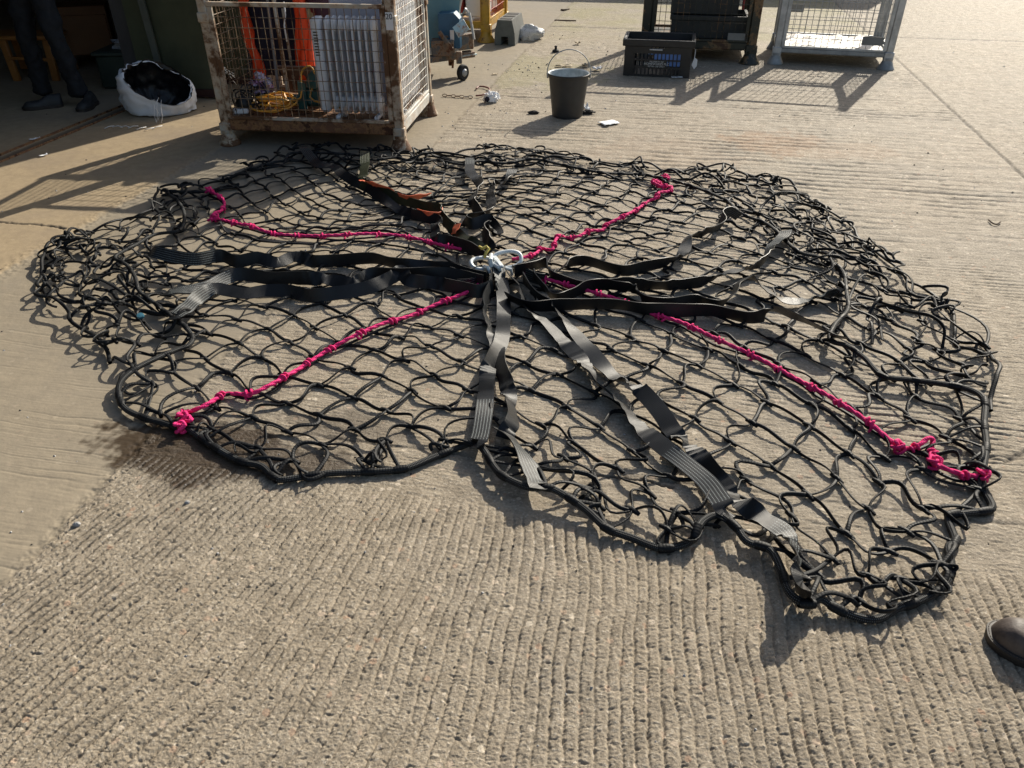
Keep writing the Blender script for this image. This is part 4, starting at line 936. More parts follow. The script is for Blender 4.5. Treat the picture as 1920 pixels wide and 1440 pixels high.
# ------------------------------------------------------------------ right hand cages
A1_ = G(1452, 119); B1_ = G(1660, 130)
sc_, P1, g1, g2 = cage('mesh_cage', 'silver galvanised mesh cage with a white sheet on its floor, rightmost of the cages', CG, A1_, B1_-A1_, (B1_-A1_).length, .80, 1.15, M['silver'], M['silver_d'], M['silver_d'], M['silver_d'], pw=.066, zb=.105, bh=.045, front=1.05, back=1.05, right=1.05, left=1.05, pu=.055, pz=.075, two=True, wr=.0026)
Wd = (B1_-A1_).length
def plate(t, P, u, z, v=-.02):
    mb = MB(); mb.box(P(u, v, z), (.19, .004, .075), P(1, 0)-P(0, 0), P(0, 1)-P(0, 0)); mb.build('name_plate', M['greyplate'], t)
plate(sc_, P1, .83*Wd, .245); plate(sc_, P1, .13*Wd, .40, v=.795)
mb = MB()
mb.grid(lambda u, v: P1(.05 + (Wd-.10)*u, .04 + .73*v, .160 + .012*noise.noise(Vector((u*5, v*5, 2))) + .02*max(0, noise.noise(Vector((u*9, v*3, 7))))), 40, 26); o = mb.build('plastic_sheet', M['tarp'], None, angle=180); m = o.modifiers.new('t', 'SOLIDIFY'); m.thickness = .004; tag(o, 'crumpled white plastic sheet lying on the floor of the silver cage', 'sheet')
B2_ = G(1404, 119); W2 = 1.03; A2_ = B2_ - EA*W2
gc, P2, h1, h2 = cage('mesh_cage', 'dark green mesh cage stacked with dark grey plastic crates', CG, A2_, EA, W2, .95, 1.2, M['green_steel'], M['green_steel'], M['green_steel'], M['green_steel'], pw=.085, zb=.12, bh=.07, left=1.1, right=1.1, front=(.2, 1.0), pu=.055, pz=.075, two=True)
plate(gc, P2, .86*W2, .235)
def tote(label, c, X, Y, w, d, h, mat, group):
    t = thing('storage_crate', c, label, 'crate', group); c = Vector(c); th = .012
    mb = MB(); mb.box(c + UP*.01, (w-.03, d-.03, .02), X, Y)
    for s in (-1, 1):
        mb.box(c + Y*(s*(d/2-.012)) + UP*(h/2), (w-.02, th, h), X, Y); mb.box(c + X*(s*(w/2-.012)) + UP*(h/2), (th, d-.04, h), X, Y)
        for k in range(5): mb.box(c + Y*(s*(d/2-.003)) + X*(-w*.4+k*w*.2) + UP*(h*.46), (.012, .008, h*.85), X, Y)
    mb.build('crate_body', mat, t)
    rb = MB()
    for s in (-1, 1):
        rb.box(c + Y*(s*(d/2)) + UP*(h-.022), (w+.02, .022, .045), X, Y, bev=.005); rb.box(c + X*(s*(w/2)) + UP*(h-.021), (.022, d-.02, .045), X, Y, bev=.005)
    rb.build('rim', mat, t)
    return t
z1 = .20
tote('dark grey plastic crate, lowest in the green cage', P2(.60, .36, z1), h1, h2, .74, .50, .20, M['grey_crate'], 'grey crates in the green cage')
tote('dark grey plastic crate with a scuffed rim, middle of the stack in the green cage', P2(.54, .40, z1+.205), h1, h2, .66, .44, .28, M['grey_crate'], 'grey crates in the green cage')
tote('dark grey plastic crate, topmost of the stack in the green cage', P2(.56, .44, z1+.49), h1, h2, .62, .42, .28, M['grey_crate'], 'grey crates in the green cage')
mb = MB(); mb.box(P2(.915, .30, z1+.35), (.02, .06, .22), h1, h2, bev=.004); tag(mb.build('red_folder', M['red_wire'], None), 'thin red folder standing at the right end of the grey crates', 'folder')

# ------------------------------------------------------------------ black slotted crate with lettering
cA = G(1168, 142); cX = EA; cY = EB; cw, cd, ch = .60, .40, .315
cc = cA + cX*cw/2 + cY*cd/2
ct = thing('slotted_crate', cc, 'open black plastic crate with slotted sides and white lettering', 'crate')
CP_ = lambda u, v, z: cA + cX*u + cY*v + UP*z
mb = MB(); mb.box(CP_(cw/2, cd/2, .008), (cw-.02, cd-.02, .014), cX, cY)
def slotwall(o, X, L, N, t=.010):
    """vertical wall with two rows of upright slots, a row of short ones and a grip hole"""
    def pl(u0, u1, a0, a1): mb.box(o + X*((u0+u1)/2) + UP*((a0+a1)/2), (u1-u0, t, a1-a0), X, N)
    m0, m1 = .09*L/.6, L-.09*L/.6
    pl(0, m0, .0, ch); pl(m1, L, .0, ch); pl(m0, m1, 0, .022); pl(m0, m1, .072, .088); pl(m0, m1, .138, .15); pl(m0, m1, .20, .222)
    gc_ = (m0+m1)/2; pl(m0, gc_-.055, .222, .282); pl(gc_+.055, m1, .222, .282); pl(m0, m1, .282, ch); pl(gc_-.055, gc_+.055, .222, .245)
    n = int((m1-m0)/.034)
    for a0, a1 in ((.022, .072), (.088, .138), (.15, .20)):
        for k in range(n+1):
            u = m0 + (m1-m0)*k/n
            w = .010 if a0 > .05 else .014
            pl(u-w/2, u+w/2, a0, a1)
slotwall(CP_(0, .005, 0), cX, cw, cY); slotwall(CP_(0, cd-.005, 0), cX, cw, cY)
slotwall(CP_(.005, .01, 0), cY, cd-.02, -cX); slotwall(CP_(cw-.005, .01, 0), cY, cd-.02, -cX)
mb.box(CP_(cw/2-.005, .0, .113), (.185, .012, .056), cX, cY)
body = mb.build('crate_body', M['black_plastic'], ct)
mb = MB()
for v in (-.004, cd+.004): mb.box(CP_(cw/2, v, ch-.028), (cw+.045, .024, .062 if v > .1 else .058), cX, cY, bev=.005)
for u in (-.012, cw+.012): mb.box(CP_(u, cd/2, ch-.027), (.022, cd-.02, .064), cX, cY, bev=.005)
mb.build('rim', M['black_plastic'], ct)
for txt, z, s in (('PROPERTY OF', .132, .020), ('HOMEWARES PLC', .113, .028), ('RETAIL USE ONLY', .093, .019)):
    lettering(txt, CP_(cw/2-.005, -.0075, z), cX, UP, s, M['print_glint_white'], ct)
mb = MB(); mb.box(CP_(cw/2-.02, -.0185, .236), (.115, .006, .010), cX, cY, bev=.002); mb.build('grip_edge_glint', M['print_glint_white'], ct)  # white bar paints the light caught on the lower edge of the grip hole
mb = MB(); mb.prism([(0, 0), (.028, -.02), (.03, -.07), (.008, -.10), (-.018, -.065)], CP_(cw+.028, .06, .17), cX, UP, .012); mb.tube([CP_(cw+.03, .06, .24), CP_(cw+.028, .06, .165)], .003, 6); mb.build('hanging_tag', M['white_paper'], ct)
bt = thing('lidded_box', CP_(.385, .12, .09), 'blue plastic box seen through the slots of the black crate', 'box')
mb = MB(); mb.box(CP_(.40, .10, .145), (.27, .17, .11), cX, cY, bev=.008); mb.build('box_body', M['blue_plastic'], bt)
mb = MB(); mb.box(CP_(.37, .10, .196), (.31, .175, .018), cX, cY, bev=.005); mb.build('lid', M['blue_plastic'], bt)

# ------------------------------------------------------------------ bucket
bc = G(1063.5, 217); bh = .315
t = thing('bucket', bc, 'dark grey bucket with a pale inside and a raised wire handle', 'bucket')
mb = MB(); mb.lathe([(0, 0), (.112, 0), (.116, .006), (.118, .02), (.133, .15), (.149, bh-.025), (.150, bh-.008), (.154, bh), (.158, bh-.004), (.157, bh-.012), (.153, bh-.014)], bc, n=40); mb.build('bucket_body', M['rubber_b'] if 'rubber_b' in M else plain('dark_grey_rubber', (.028, .029, .030), .5, var=.3, scale=7), t, angle=35)
mb = MB(); mb.lathe([(0, .012), (.108, .012), (.128, .15), (.146, bh-.004), (.1545, bh+.0008)], bc, n=40); mb.build('bucket_inside', plain('dried_plaster', (.46, .50, .52), .6, c2=(.27, .31, .33), scale=13, bs=30, bst=.3), t)
mb = MB()
for s in (-1, 1):
    mb = MB(); mb.box(bc + Vector((s*.158, 0, bh-.02)), (.016, .03, .035), bev=.005); mb.build('ear', M['silver_d'], t)
mb = MB(); hp = []
for k in range(25):
    a = math.pi*k/24; hp.append(bc + Vector((.164*math.cos(a), .02*math.sin(a), bh-.02+.178*math.sin(a)**.9)))
mb.tube(hp, .0038, 8); mb.build('handle', M['silver_d'], t, angle=180)

# ------------------------------------------------------------------ yellow cage, grey block, blue machine
B3 = G(912, 78); W3 = 1.15; A3_ = B3 - EA*W3
yc, P3, k1, k2 = cage('mesh_cage', 'yellow framed cage with red wire sides at the back of the yard', CG, A3_, EA, W3, .95, 1.2, M['yellow_steel'], M['yellow_steel'], M['red_wire'], M['yellow_steel'], pw=.085, zb=.13, bh=.075, right=1.1, left=1.1, back=1.1, front=(.95, 1.1), pu=.07, pz=.085, two=True, wr=.0035)
mb = MB(); mb.box(P3(W3-.16, .35, .68), (.20, .45, .90), k1, k2, bev=.01); tag(mb.build('cardboard_box', M['white_paper'], None), 'tall pale carton standing inside the yellow cage', 'carton')
mb = MB(); mb.box(P3(W3-.40, .30, .60), (.22, .36, .75), k1, k2, bev=.01); tag(mb.build('red_box', plain('red_print', (.38, .05, .04), .6), None), 'red box standing left of the pale carton in the yellow cage', 'box')
g0 = G(927, 84); gx = EA; gy = EB; GP = lambda u, v, z: g0 + gx*u + gy*v + UP*z
t = thing('kerb_block', GP(.11, .3, 0), 'grey moulded block with an arched end beside the yellow cage', 'block')
mb = MB(); out = [(0, 0), (.075, 0), (.075, .085), (.155, .085), (.155, 0), (.23, 0), (.225, .12), (.195, .25), (.035, .25), (.005, .12)]
mb.prism(out, GP(0, .28, 0), gx, UP, .56); mb.build('block_body', M['greyblock'], t)
mb = MB()
for v in (.10, .28, .46): mb.box(GP(.115, v, .252), (.13, .10, .006), gx, gy, bev=.002)
mb.build('top_recess_shade', M['dark'], t)  # flat dark plates paint in the shade of the recesses
mb = MB(); c = G(992, 74); mb.blob(c + UP*.06, (.15, .09, .075), 12, .5, 2.2, 14); mb.blob(c + Vector((-.15, -.03, .045)), (.07, .06, .05), 15, .6, 3, 12)
tag(mb.build('plastic_bag', M['clearbag'], None, angle=180), 'milky crumpled plastic bag on the ground beside the grey block', 'bag')
# blue machine on a wheeled base
mw = G(868, 150); t = thing('hydraulic_trolley', mw, 'battered teal and blue machine on a rusty wheeled frame behind the rusty cage', 'machine')
d0 = mw.y
def mp(px, py, d): return AT(px, py, d)
mb = MB(); a = mp(822, 88, d0+.35); mb.prism([(0, 0), (.30, 0), (.36, .25), (.44, .95), (0, .95)], (a.x-.16, d0+.42, .22), (1, 0, 0), UP, .26); mb.build('machine_body', M['teal'], t)
mb = MB(); mb.box((a.x+.16, d0+.285, .74), (.11, .012, .16), bev=.002); mb.build('white_panel', M['white_paper'], t)
mb = MB(); c = mp(846, 56, d0+.18); mb.prism([(-.10, -.14), (.09, -.14), (.09, .10), (.04, .15), (-.10, .14)], c, (1, -.1, 0), UP, .16); bo = mb.build('motor_box', M['blue'], t)
mb = MB(); mb.box(c + Vector((.012, -.092, -.03)), (.035, .01, .085), bev=.002); mb.build('label', M['white_paper'], bo)
mb = MB(); mb.tube([c + Vector((-.02, 0, -.14)), c + Vector((-.02, 0, -.30))], .018, 8); mb.tube([c + Vector((.02, 0, -.14)), c + Vector((.0, -.02, -.32))], .010, 8); mb.build('stem', M['rust'], t)
wcn0 = G(868, 152); mb = MB(); l0 = mp(800, 132, d0+.02); r0 = mp(886, 112, d0+.30)
l0.z = .17; r0.z = .17
mb.bar(l0, r0, .10, .05, bev=.004); mb.bar(l0 + UP*.05, mp(800, 110, d0+.4), .05, .05); 
cx = mp(843, 122, d0); mb.box((cx.x-.06, d0+.10, .26), (.20, .14, .13), bev=.004); mb.box((cx.x+.14, d0+.28, .28), (.16, .12, .13), nrm(r0-l0), bev=.004); mb.bar((cx.x-.08, d0+.02, .40), (cx.x+.03, d0+.0, .26), .03)
mb.box((cx.x+.02, d0+.2, .345), (.22, .16, .02), nrm(r0-l0)); mb.box((wcn0.x-.03, wcn0.y+.06, .19), (.05, .07, .10), bev=.004); mb.build('base_frame', M['frame_grime'], t)
mb = MB(); e = nrm(r0-l0); mb.bar(l0 + e*.30 - Vector((0, .028, 0)), l0 + e*.52 - Vector((0, .028, 0)), .075, .012, bev=.002); mb.build('painted_guard', M['paleblue'], t); mb = MB(); mb.box((cx.x+.11, d0+.06, .42), (.13, .012, .10), nrm(e+UP*.5), bev=.002); mb.build('painted_guard', M['paleblue'], t)
mb = MB(); wcn = G(868, 152); wcn = Vector((wcn.x, wcn.y+.03, .068)); ax = Vector((.80, -.6, 0)); mb.lathe([(.03, -.022), (.060, -.022), (.068, -.014), (.068, .014), (.060, .022), (.03, .022)], wcn, ax, n=28); wh = mb.build('wheel', M['rubber'], t)
mb = MB(); mb.lathe([(0, -.034), (.022, -.034), (.03, -.026), (.036, -.02), (.036, .02), (.03, .026), (.022, .034), (0, .034)], wcn, ax, n=20); mb.build('wheel_hub', M['silver_d'], wh)
mb = MB(); hq = [mp(858, 28, d0+.35), mp(880, 26, d0+.3), mp(874, 18, d0+.3)]; mb.tube([mp(880, 24, d0+.3), mp(884, 45, d0+.28), mp(889, 74, d0+.25)], .012, 8); mb.tube(hq, .012, 8); mb.tube([mp(874, 16, d0+.3), mp(862, 40, d0+.35)], .012, 8); mb.tube([mp(868, -18, d0+.3), mp(856, 36, d0+.36)], .015, 8)
mb.build('handle_bar', M['white_rust2'], t)

# ------------------------------------------------------------------ litter on the concrete
def gz(p, up=.0): return Vector((p.x, p.y, ground_z(p.x, p.y) + up))
def sheet(px, py, w, d, yaw, label, mat='white_paper', curl=.01, name='paper_scrap', cat='paper', seed=0):
    c = gz(G(px, py), .004); X = Vector((math.cos(yaw), math.sin(yaw), 0)); Y = UP.cross(X); mb = MB()
    mb.grid(lambda u, v: c + X*((u-.5)*w) + Y*((v-.5)*d) + UP*(.003 + curl*(abs(noise.noise(Vector((u*2.5+seed, v*2.5, seed))))*1.2 + (u-.5)**2)), 9, 9)
    o = mb.build(name, M[mat], None, angle=180); m = o.modifiers.new('t', 'SOLIDIFY'); m.thickness = .0025; return tag(o, label, cat)
def crumple(px, py, r, label, mat='white_paper', name='paper_ball', cat='paper', seed=1, amp=.55):
    mb = MB(); p = gz(G(px, py)); mb.blob(p + UP*(r[2]*.75), r, seed, amp, 3.2, 12); return tag(mb.build(name, M[mat], None, angle=24), label, cat)
o = crumple(920, 192, (.055, .04, .045), 'crumpled white paper with a navy patch, left of the bucket', seed=4); 
mb = MB(); p = gz(G(916, 192)); mb.blob(p + Vector((-.01, -.035, .03)), (.022, .014, .02), 6, .5, 3); mb.build('navy_patch', M['navy'], o)
crumple(930, 187, (.03, .03, .03), 'small crumpled white tissue touching the navy patched paper', seed=9)
sheet(1141, 233, .135, .10, .5, 'flat square white card lying in front of the bucket')
sheet(1119, 133, .09, .06, .2, 'crinkled white wrapper lying right behind the bucket', curl=.05, seed=3)
sheet(1269, 147, .10, .035, .05, 'pale grey strip lying in front of the black crate', 'greyplate' if False else 'white_paper', curl=.006, seed=4)
sheet(1057, 126, .16, .05, -.1, 'pale tan slat lying behind the bucket', 'tan_paper', curl=.02, name='wood_slat', cat='slat', seed=5)
sheet(1096, 126, .05, .05, .3, 'small tan scrap touching the back of the bucket rim', 'tan_paper', curl=.03, seed=6)
sheet(928, 140, .05, .03, .1, 'tiny cream scrap lying between the blue machine and the bucket', 'tan_paper', curl=.01, seed=7)
sheet(1083, 84, .06, .04, .1, 'small cream wrapper lying beyond the bucket handle', 'tan_paper', curl=.04, seed=8)
sheet(1098, 211, .05, .05, 1.0, 'white scrap tucked behind the right side of the bucket', curl=.06, seed=9)
crumple(1100, 214, (.05, .022, .018), 'dark rag lump beside the foot of the bucket', 'dark', 'rag', 'rag', 2)
crumple(1000, 214, (.045, .018, .014), 'flat black lump on the ground left of the bucket', 'dark', 'rubber_lump', 'lump', 3, .3)
t = thing('black_stopper', gz(G(1042, 97)), 'small black knob standing on the ground beyond the bucket', 'cap')
mb = MB(); p = gz(G(1042, 98)); mb.lathe([(0, 0), (.035, 0), (.038, .012), (.03, .022), (.014, .026), (.012, .045), (.018, .052), (.012, .06), (0, .062)], p, n=16); mb.build('cap_body', M['rubber'], t)
mb = MB()
for k in range(7):
    p = gz(G(834 + k*8, 181 + .5*k), .012); X = nrm((1, -.05, 0)) ; Y = Vector((0, 1, 0)) if k % 2 else nrm((0, .4, .9)); mb.tube([p + X*(.020*math.cos(a)) + Y*(.010*math.sin(a)) for a in np.linspace(0, 2*math.pi, 12, endpoint=False)], .0034, 6, closed=True)
tag(mb.build('steel_chain', M['frame_grime'], None, angle=180), 'short rusty chain lying at the right corner of the rusty cage', 'chain')
mb = MB(); mb.tube(catmull([gz(G(x, y), .015) for x, y in ((893, 169), (897, 165), (906, 165), (915, 167), (918, 171), (916, 177), (905, 181), (892, 182))], 5), .007, 7); tag(mb.build('bent_rod', plain('red_brown_paint', (.20, .06, .045), .5), None, angle=180), 'red brown hooked rod lying on the ground near the short chain', 'rod')
crumple(145, 986, (.011, .008, .007), 'grey pebble on the edge of the raked concrete', 'stone', 'pebble', 'pebble', 5, .25)
crumple(352, 944, (.008, .006, .005), 'white pebble lying in front of the pink knot of the net', 'stone', 'pebble', 'pebble', 6, .25)
t = thing('blue_disc', G(264, 594, .05), 'small round blue bottle top caught in the left side of the net', 'bottle top')
mb = MB(); mb.lathe([(0, .0), (.014, .0), (.015, .006), (.013, .011), (0, .012)], G(264, 594, .05), (.1, -.3, .9), n=18); mb.build('top_body', plain('light_blue_plastic', (.05, .16, .22), .35), t)
sheet(82, 294, .05, .022, .9, 'tiny white flake on the sunlit floor by the shed door', seed=11); sheet(66, 263, .07, .018, .7, 'thin white shred lying by the dark door channel', seed=12)
mb = MB()
for k in range(7):
    p = gz(G(196 + 90*k/6, 243 - 3*math.sin(k)), .006); q = gz(G(215 + 90*k/6, 241 - 2*math.cos(k*2)), .010); mb.tube([p, (p+q)/2 + Vector((0, .02*math.sin(k), .006)), q], .003, 5)
tag(mb.build('sack_strand', M['white_paper'], None, angle=180), 'frayed white strand lying on the ground before the white sack', 'strand')
def twig(pts, r, lb, mat='leaf'):
    mb = MB(); P = catmull([gz(G(*p), .008) for p in pts], 4); mb.tube(P, r, 6); tag(mb.build('twig', M[mat], None, angle=180), lb, 'twig')
twig([(1852, 415), (1860, 421), (1868, 423), (1875, 419)], .004, 'dark bent twig on the bright concrete at the right')
twig([(1052, 19), (1060, 20), (1067, 18)], .012, 'short dark stick on the shaded ground beyond the bucket'); twig([(1040, 38), (1062, 40), (1080, 40)], .008, 'long thin stick on the mossy ground beyond the bucket')
# loose grit: nobody could count it
mb = MB(); GR = np.random.default_rng(3)
spots = [(GR.uniform(0, 1920), GR.uniform(30, 1430)) for _ in range(330)] + [(1720, 400), (1840, 376), (1827, 353), (1392, 202), (1345, 190), (1462, 218), (835, 210), (945, 210), (1010, 127), (1025, 122), (990, 132), (1000, 126), (1300, 75)]*2 + [(GR.normal(1000, 60), GR.normal(128, 6)) for _ in range(40)] + [(GR.uniform(820, 1180), GR.uniform(60, 260)) for _ in range(90)]
for (px, py) in spots:
    p = G(px, py); 
    if p.y > 11: continue
    p = gz(p); r = GR.uniform(.0022, .006)*(.6+.16*p.y); n = 5; th0 = GR.random()*6
    vs = [p + Vector((r*math.cos(th0+k*1.257)*GR.uniform(.6, 1.3), r*math.sin(th0+k*1.257)*GR.uniform(.6, 1.3), 0)) for k in range(n)] + [p + Vector((GR.normal(0, r*.3), GR.normal(0, r*.3), r*.9))]
    mb.cur = int(GR.random() > .45); mb.add(vs, [(k, (k+1) % n, n) for k in range(n)])
tag(mb.build('loose_grit', [M['dark'], M['stone']], None, smooth=False), kind='stuff')
# ------------------------------------------------------------------ shed on the left, its door leaf and the things inside
sh = thing('shed', AB(-7.2, 3.6), 'dark open fronted shed with a doorway on the left side of the yard', 'shed')
def sbox(mb, a0, a1, b0, b1, z0, z1): mb.box(AB((a0+a1)/2, (b0+b1)/2, (z0+z1)/2), (a1-a0, b1-b0, z1-z0), EA, EB)
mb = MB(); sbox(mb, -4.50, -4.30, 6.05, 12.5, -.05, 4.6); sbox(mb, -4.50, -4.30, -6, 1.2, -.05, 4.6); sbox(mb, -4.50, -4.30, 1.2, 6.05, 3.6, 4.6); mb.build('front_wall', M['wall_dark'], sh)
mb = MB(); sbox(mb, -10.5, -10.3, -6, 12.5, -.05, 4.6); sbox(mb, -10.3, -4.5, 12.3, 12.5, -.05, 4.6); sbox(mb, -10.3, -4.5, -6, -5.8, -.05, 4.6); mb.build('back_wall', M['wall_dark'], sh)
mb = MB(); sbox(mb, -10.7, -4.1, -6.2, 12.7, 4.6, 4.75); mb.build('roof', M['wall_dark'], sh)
mb = MB(); mb.bar(AB(-4.25, 6.16, 0), AB(-4.25, 6.16, 3.6), .10, .10, up=EB); mb.build('door_jamb', M['brown_rail'], sh)
mb = MB()
for s in (-1, 1): mb.box(AB(A3 + s*.058, 3.2, .002), (.010, 7.2, .024), EA, EB, bev=.002)
tag(mb.build('door_track', M['rust'], None), 'dark rusty floor channel for the shed door', 'track')
# green door leaf, swung out square to the wall
gl = thing('door_leaf', AB(-3.9, 6.0), 'dark green door leaf swung open beside the white sack, with a grey edge pole', 'door')
p0 = G(292, 190); p1 = G(372, 196); yb = 6.02
mb = MB(); sbox(mb, -4.36, -3.68, yb, yb+.045, .07, 3.3); mb.build('door_panel', M['green_door'], gl)
mb = MB(); sbox(mb, -4.24, -3.66, yb-.02, yb+.06, .015, .075); mb.build('bottom_rail', M['brown_rail'], gl)
mb = MB(); mb.tube([AB(-3.655, yb+.02, .02), AB(-3.655, yb+.02, 3.3)], .022, 10); mb.build('edge_pole', M['grey_pole'], gl)
mb = MB(); mb.bar(AB(-4.12, yb-.05, .05), AB(-4.20, yb-.05, 1.9), .05, .03); mb.build('brace', plain('grey_green_paint', (.085, .095, .075), .6), gl)
g2_ = thing('door_leaf', AB(-3.5, 6.6), 'second dark green door leaf standing behind the grey pole and the rusty cage', 'door')
mb = MB(); sbox(mb, -3.98, -3.24, 6.55, 6.60, .06, 3.3); mb.build('door_panel', M['green_door'], g2_)
mb = MB(); sbox(mb, -3.98, -3.23, 6.52, 6.63, .01, .065); mb.build('bottom_rail', M['brown_rail'], g2_)
cl = thing('cladding_sheet', AB(-3.35, 7.2), 'cream ribbed cladding sheet with a faded red stripe behind the rusty cage', 'cladding')
mb = MB()
def corr(u, v): 
    a = -3.55 + .62*u; k = .018*math.copysign(min(1, abs(math.sin(u*26))*1.8), math.sin(u*26)); return AB(a, 7.25 + k, .02 + 2.6*v)
mb.grid(corr, 90, 2); o = mb.build('ribbed_sheet', M['cream'], cl, angle=30); m = o.modifiers.new('t', 'SOLIDIFY'); m.thickness = .004
mb = MB(); sbox(mb, -3.08, -3.02, 7.16, 7.20, .02, 2.6); mb.build('red_stripe', M['pinkstripe'], cl)
# inside
cu = thing('cupboard', AB(-5.2, 7.6), 'brown wooden cupboard standing in the dark at the back of the shed doorway', 'cupboard')
a = AT(132, 120, 7.75); b = AT(222, 112, 7.9); X = nrm(Vector((b.x-a.x, b.y-a.y, 0))); Y = UP.cross(X); w_ = (Vector((b.x-a.x, b.y-a.y, 0))).length; zt_ = AT(130, 14, 7.75).z; zb_ = .14
c = Vector((a.x, a.y, 0)) + X*w_/2
mb = MB(); mb.box(c + Y*.20 + UP*((zt_+zb_)/2), (w_, .40, zt_-zb_), X, Y, bev=.006); mb.build('carcass', M['ply'], cu)
mb = MB(); mb.box(c - Y*.012 + UP*((zt_+zb_)/2-.04), (w_*.94, .02, (zt_-zb_)*.84), X, Y, bev=.004); mb.build('front_panel', M['ply'], cu)
for s in (-.42, .42):
    mb = MB(); mb.box(c + X*(w_*s) + Y*.04 + UP*.07, (.05, .05, .14), X, Y); mb.build('leg', M['ply'], cu)
st = thing('wooden_stool', G(60, 152), 'orange brown wooden stool with slanted legs behind the standing person', 'stool')
d_ = G(60, 152).y
for (x0, y0, x1, y1, dd) in ((-2, 74, 34, 153, 0), (80, 75, 108, 157, 0), (20, 70, 46, 128, .35), (96, 72, 116, 130, .35)):
    mb = MB(); p = AT(x0+6, y0, d_+dd*.6+.05); q = AT(x1, y1, d_+dd); q.z = max(q.z, .0); mb.bar(p, q, .062, .04, bev=.006); mb.build('leg', M['wood'], st)
p = AT(40, 70, d_+.2); mb = MB(); mb.box((p.x+.02, d_+.2, p.z+.02), (.62, .36, .035), bev=.01); mb.build('seat', M['wood'], st)
mb = MB(); mb.bar(AT(14, 108, d_+.02), AT(98, 112, d_+.02), .035, .025); mb.build('stretcher', M['wood'], st)
pl = thing('timber_offcut', AT(256, 70, 7.5), 'orange timber offcut leaning in the dark by the green door', 'timber')
mb = MB(); mb.bar(AT(254, 44, 7.6), AT(262, 92, 7.3), .075, .03); mb.build('plank', M['wood'], pl)
gb = thing('lidded_bin', AT(236, 150, 6.9), 'dark green plastic bin behind the white sack, heaped with white rags', 'bin')
p = G(240, 168); mb = MB(); mb.box((p.x, p.y+.2, .14), (.44, .40, .28), bev=.02); mb.build('bin_body', plain('dark_green_plastic', (.03, .045, .034), .5), gb)
mb = MB(); mb.box((p.x, p.y+.2, .285), (.47, .43, .03), bev=.008); mb.build('bin_rim', plain('green_rim', (.045, .06, .048), .5), gb)
mb = MB(); mb.blob((p.x+.08, p.y+.2, .33), (.17, .13, .075), 21, .6, 3, 14); mb.blob((p.x+.14, p.y+.24, .41), (.09, .08, .06), 22, .6, 3, 12)
tag(mb.build('rag_heap', plain('grey_rags', (.40, .40, .42), .85), None, angle=25), 'heap of pale rags lying on the green bin in the shed', 'rags')

# ------------------------------------------------------------------ white woven sack, mouth open, black film inside
ctr = G(288, 219); tilt = Matrix.Rotation(R(26), 3, 'Y') @ Matrix.Rotation(R(26), 3, 'X')
bg_ = thing('bulk_sack', (ctr.x, ctr.y+.2, 0), 'slumped white woven sack lying open with black plastic film inside', 'sack')
sc0 = Vector((ctr.x+.005, ctr.y+.17, .105))
def sackpt(rr, zz, th, wr):
    d = Vector((math.cos(th)*rr*1.25, math.sin(th)*rr*.92, zz)); k = .80*(1 + wr*(noise.noise(Vector((math.cos(th)*1.3, math.sin(th)*1.3, zz*4))) + .30*noise.noise(Vector((math.cos(th)*4+zz*9, math.sin(th)*4, zz*12+4))) - .80*abs(noise.noise(Vector((math.cos(th)*3.1-zz*6, math.sin(th)*3.1+zz*8, zz*5+9))))))
    p = tilt @ (d*k); p.z *= 1.0; p = p + sc0
    if p.z < .008: p.z = .008 + .02*max(0, noise.noise(p*9))
    return p
po = [(.0, -.26), (.14, -.26), (.24, -.235), (.29, -.17), (.315, -.08), (.31, .02), (.295, .10), (.27, .155), (.255, .17), (.245, .165)]
def so(u, v):
    k = v*(len(po)-1); i = min(int(k), len(po)-2); f = k-i; r = po[i][0]*(1-f)+po[i+1][0]*f; z = po[i][1]*(1-f)+po[i+1][1]*f
    th = 2*math.pi*u; z += .018*math.sin(2*th+1)*max(0, v-.6)*2 + .05*max(0, v-.7)*noise.noise(Vector((math.cos(th)*3, math.sin(th)*3, 1)))*3
    return sackpt(r, z, th, .16)
mb = MB(); mb.grid(so, 72, 40, True); mb.build('sack_fabric', M['bag'], bg_, angle=180)
pi_ = [(.262, .185), (.25, .16), (.262, .10), (.255, .0), (.22, -.10), (.12, -.16), (0, -.17)]
def si(u, v):
    k = v*(len(pi_)-1); i = min(int(k), len(pi_)-2); f = k-i; r = pi_[i][0]*(1-f)+pi_[i+1][0]*f; z = pi_[i][1]*(1-f)+pi_[i+1][1]*f
    th = 2*math.pi*u; p = sackpt(r*(1-.14*max(0, noise.noise(Vector((math.cos(th)*4, math.sin(th)*4, v*6))))), z + .02*noise.noise(Vector((math.cos(th)*6, math.sin(th)*6, 9))), th, .16); return p
mb = MB(); mb.grid(si, 72, 30, True); mb.build('liner', M['liner'], bg_, angle=60)
mb = MB()
for k in range(4):
    a0 = G(300 + rng.normal(0, 7), 214 + rng.normal(0, 2), .06); a0.y -= .02; mb.tube(catmull([a0 + Vector((0, .05, .10)), a0 + Vector((rng.normal(0, .01), 0, .05)), a0 + Vector((rng.normal(0, .015), -.02, 0)), a0 + Vector((rng.normal(0, .02), -.04, -.045))], 4), .0016, 5)
for k in range(5):
    a0 = G(366, 150, .3); a0.y = ctr.y+.35; mb.tube([a0, a0 + Vector((.05, 0, -.02 + rng.normal(0, .02))), a0 + Vector((.13, -.02, -.09 + rng.normal(0, .03)))], .0014, 5)
tag(mb.build('loose_threads', M['white_paper'], bg_, angle=180), kind='stuff')

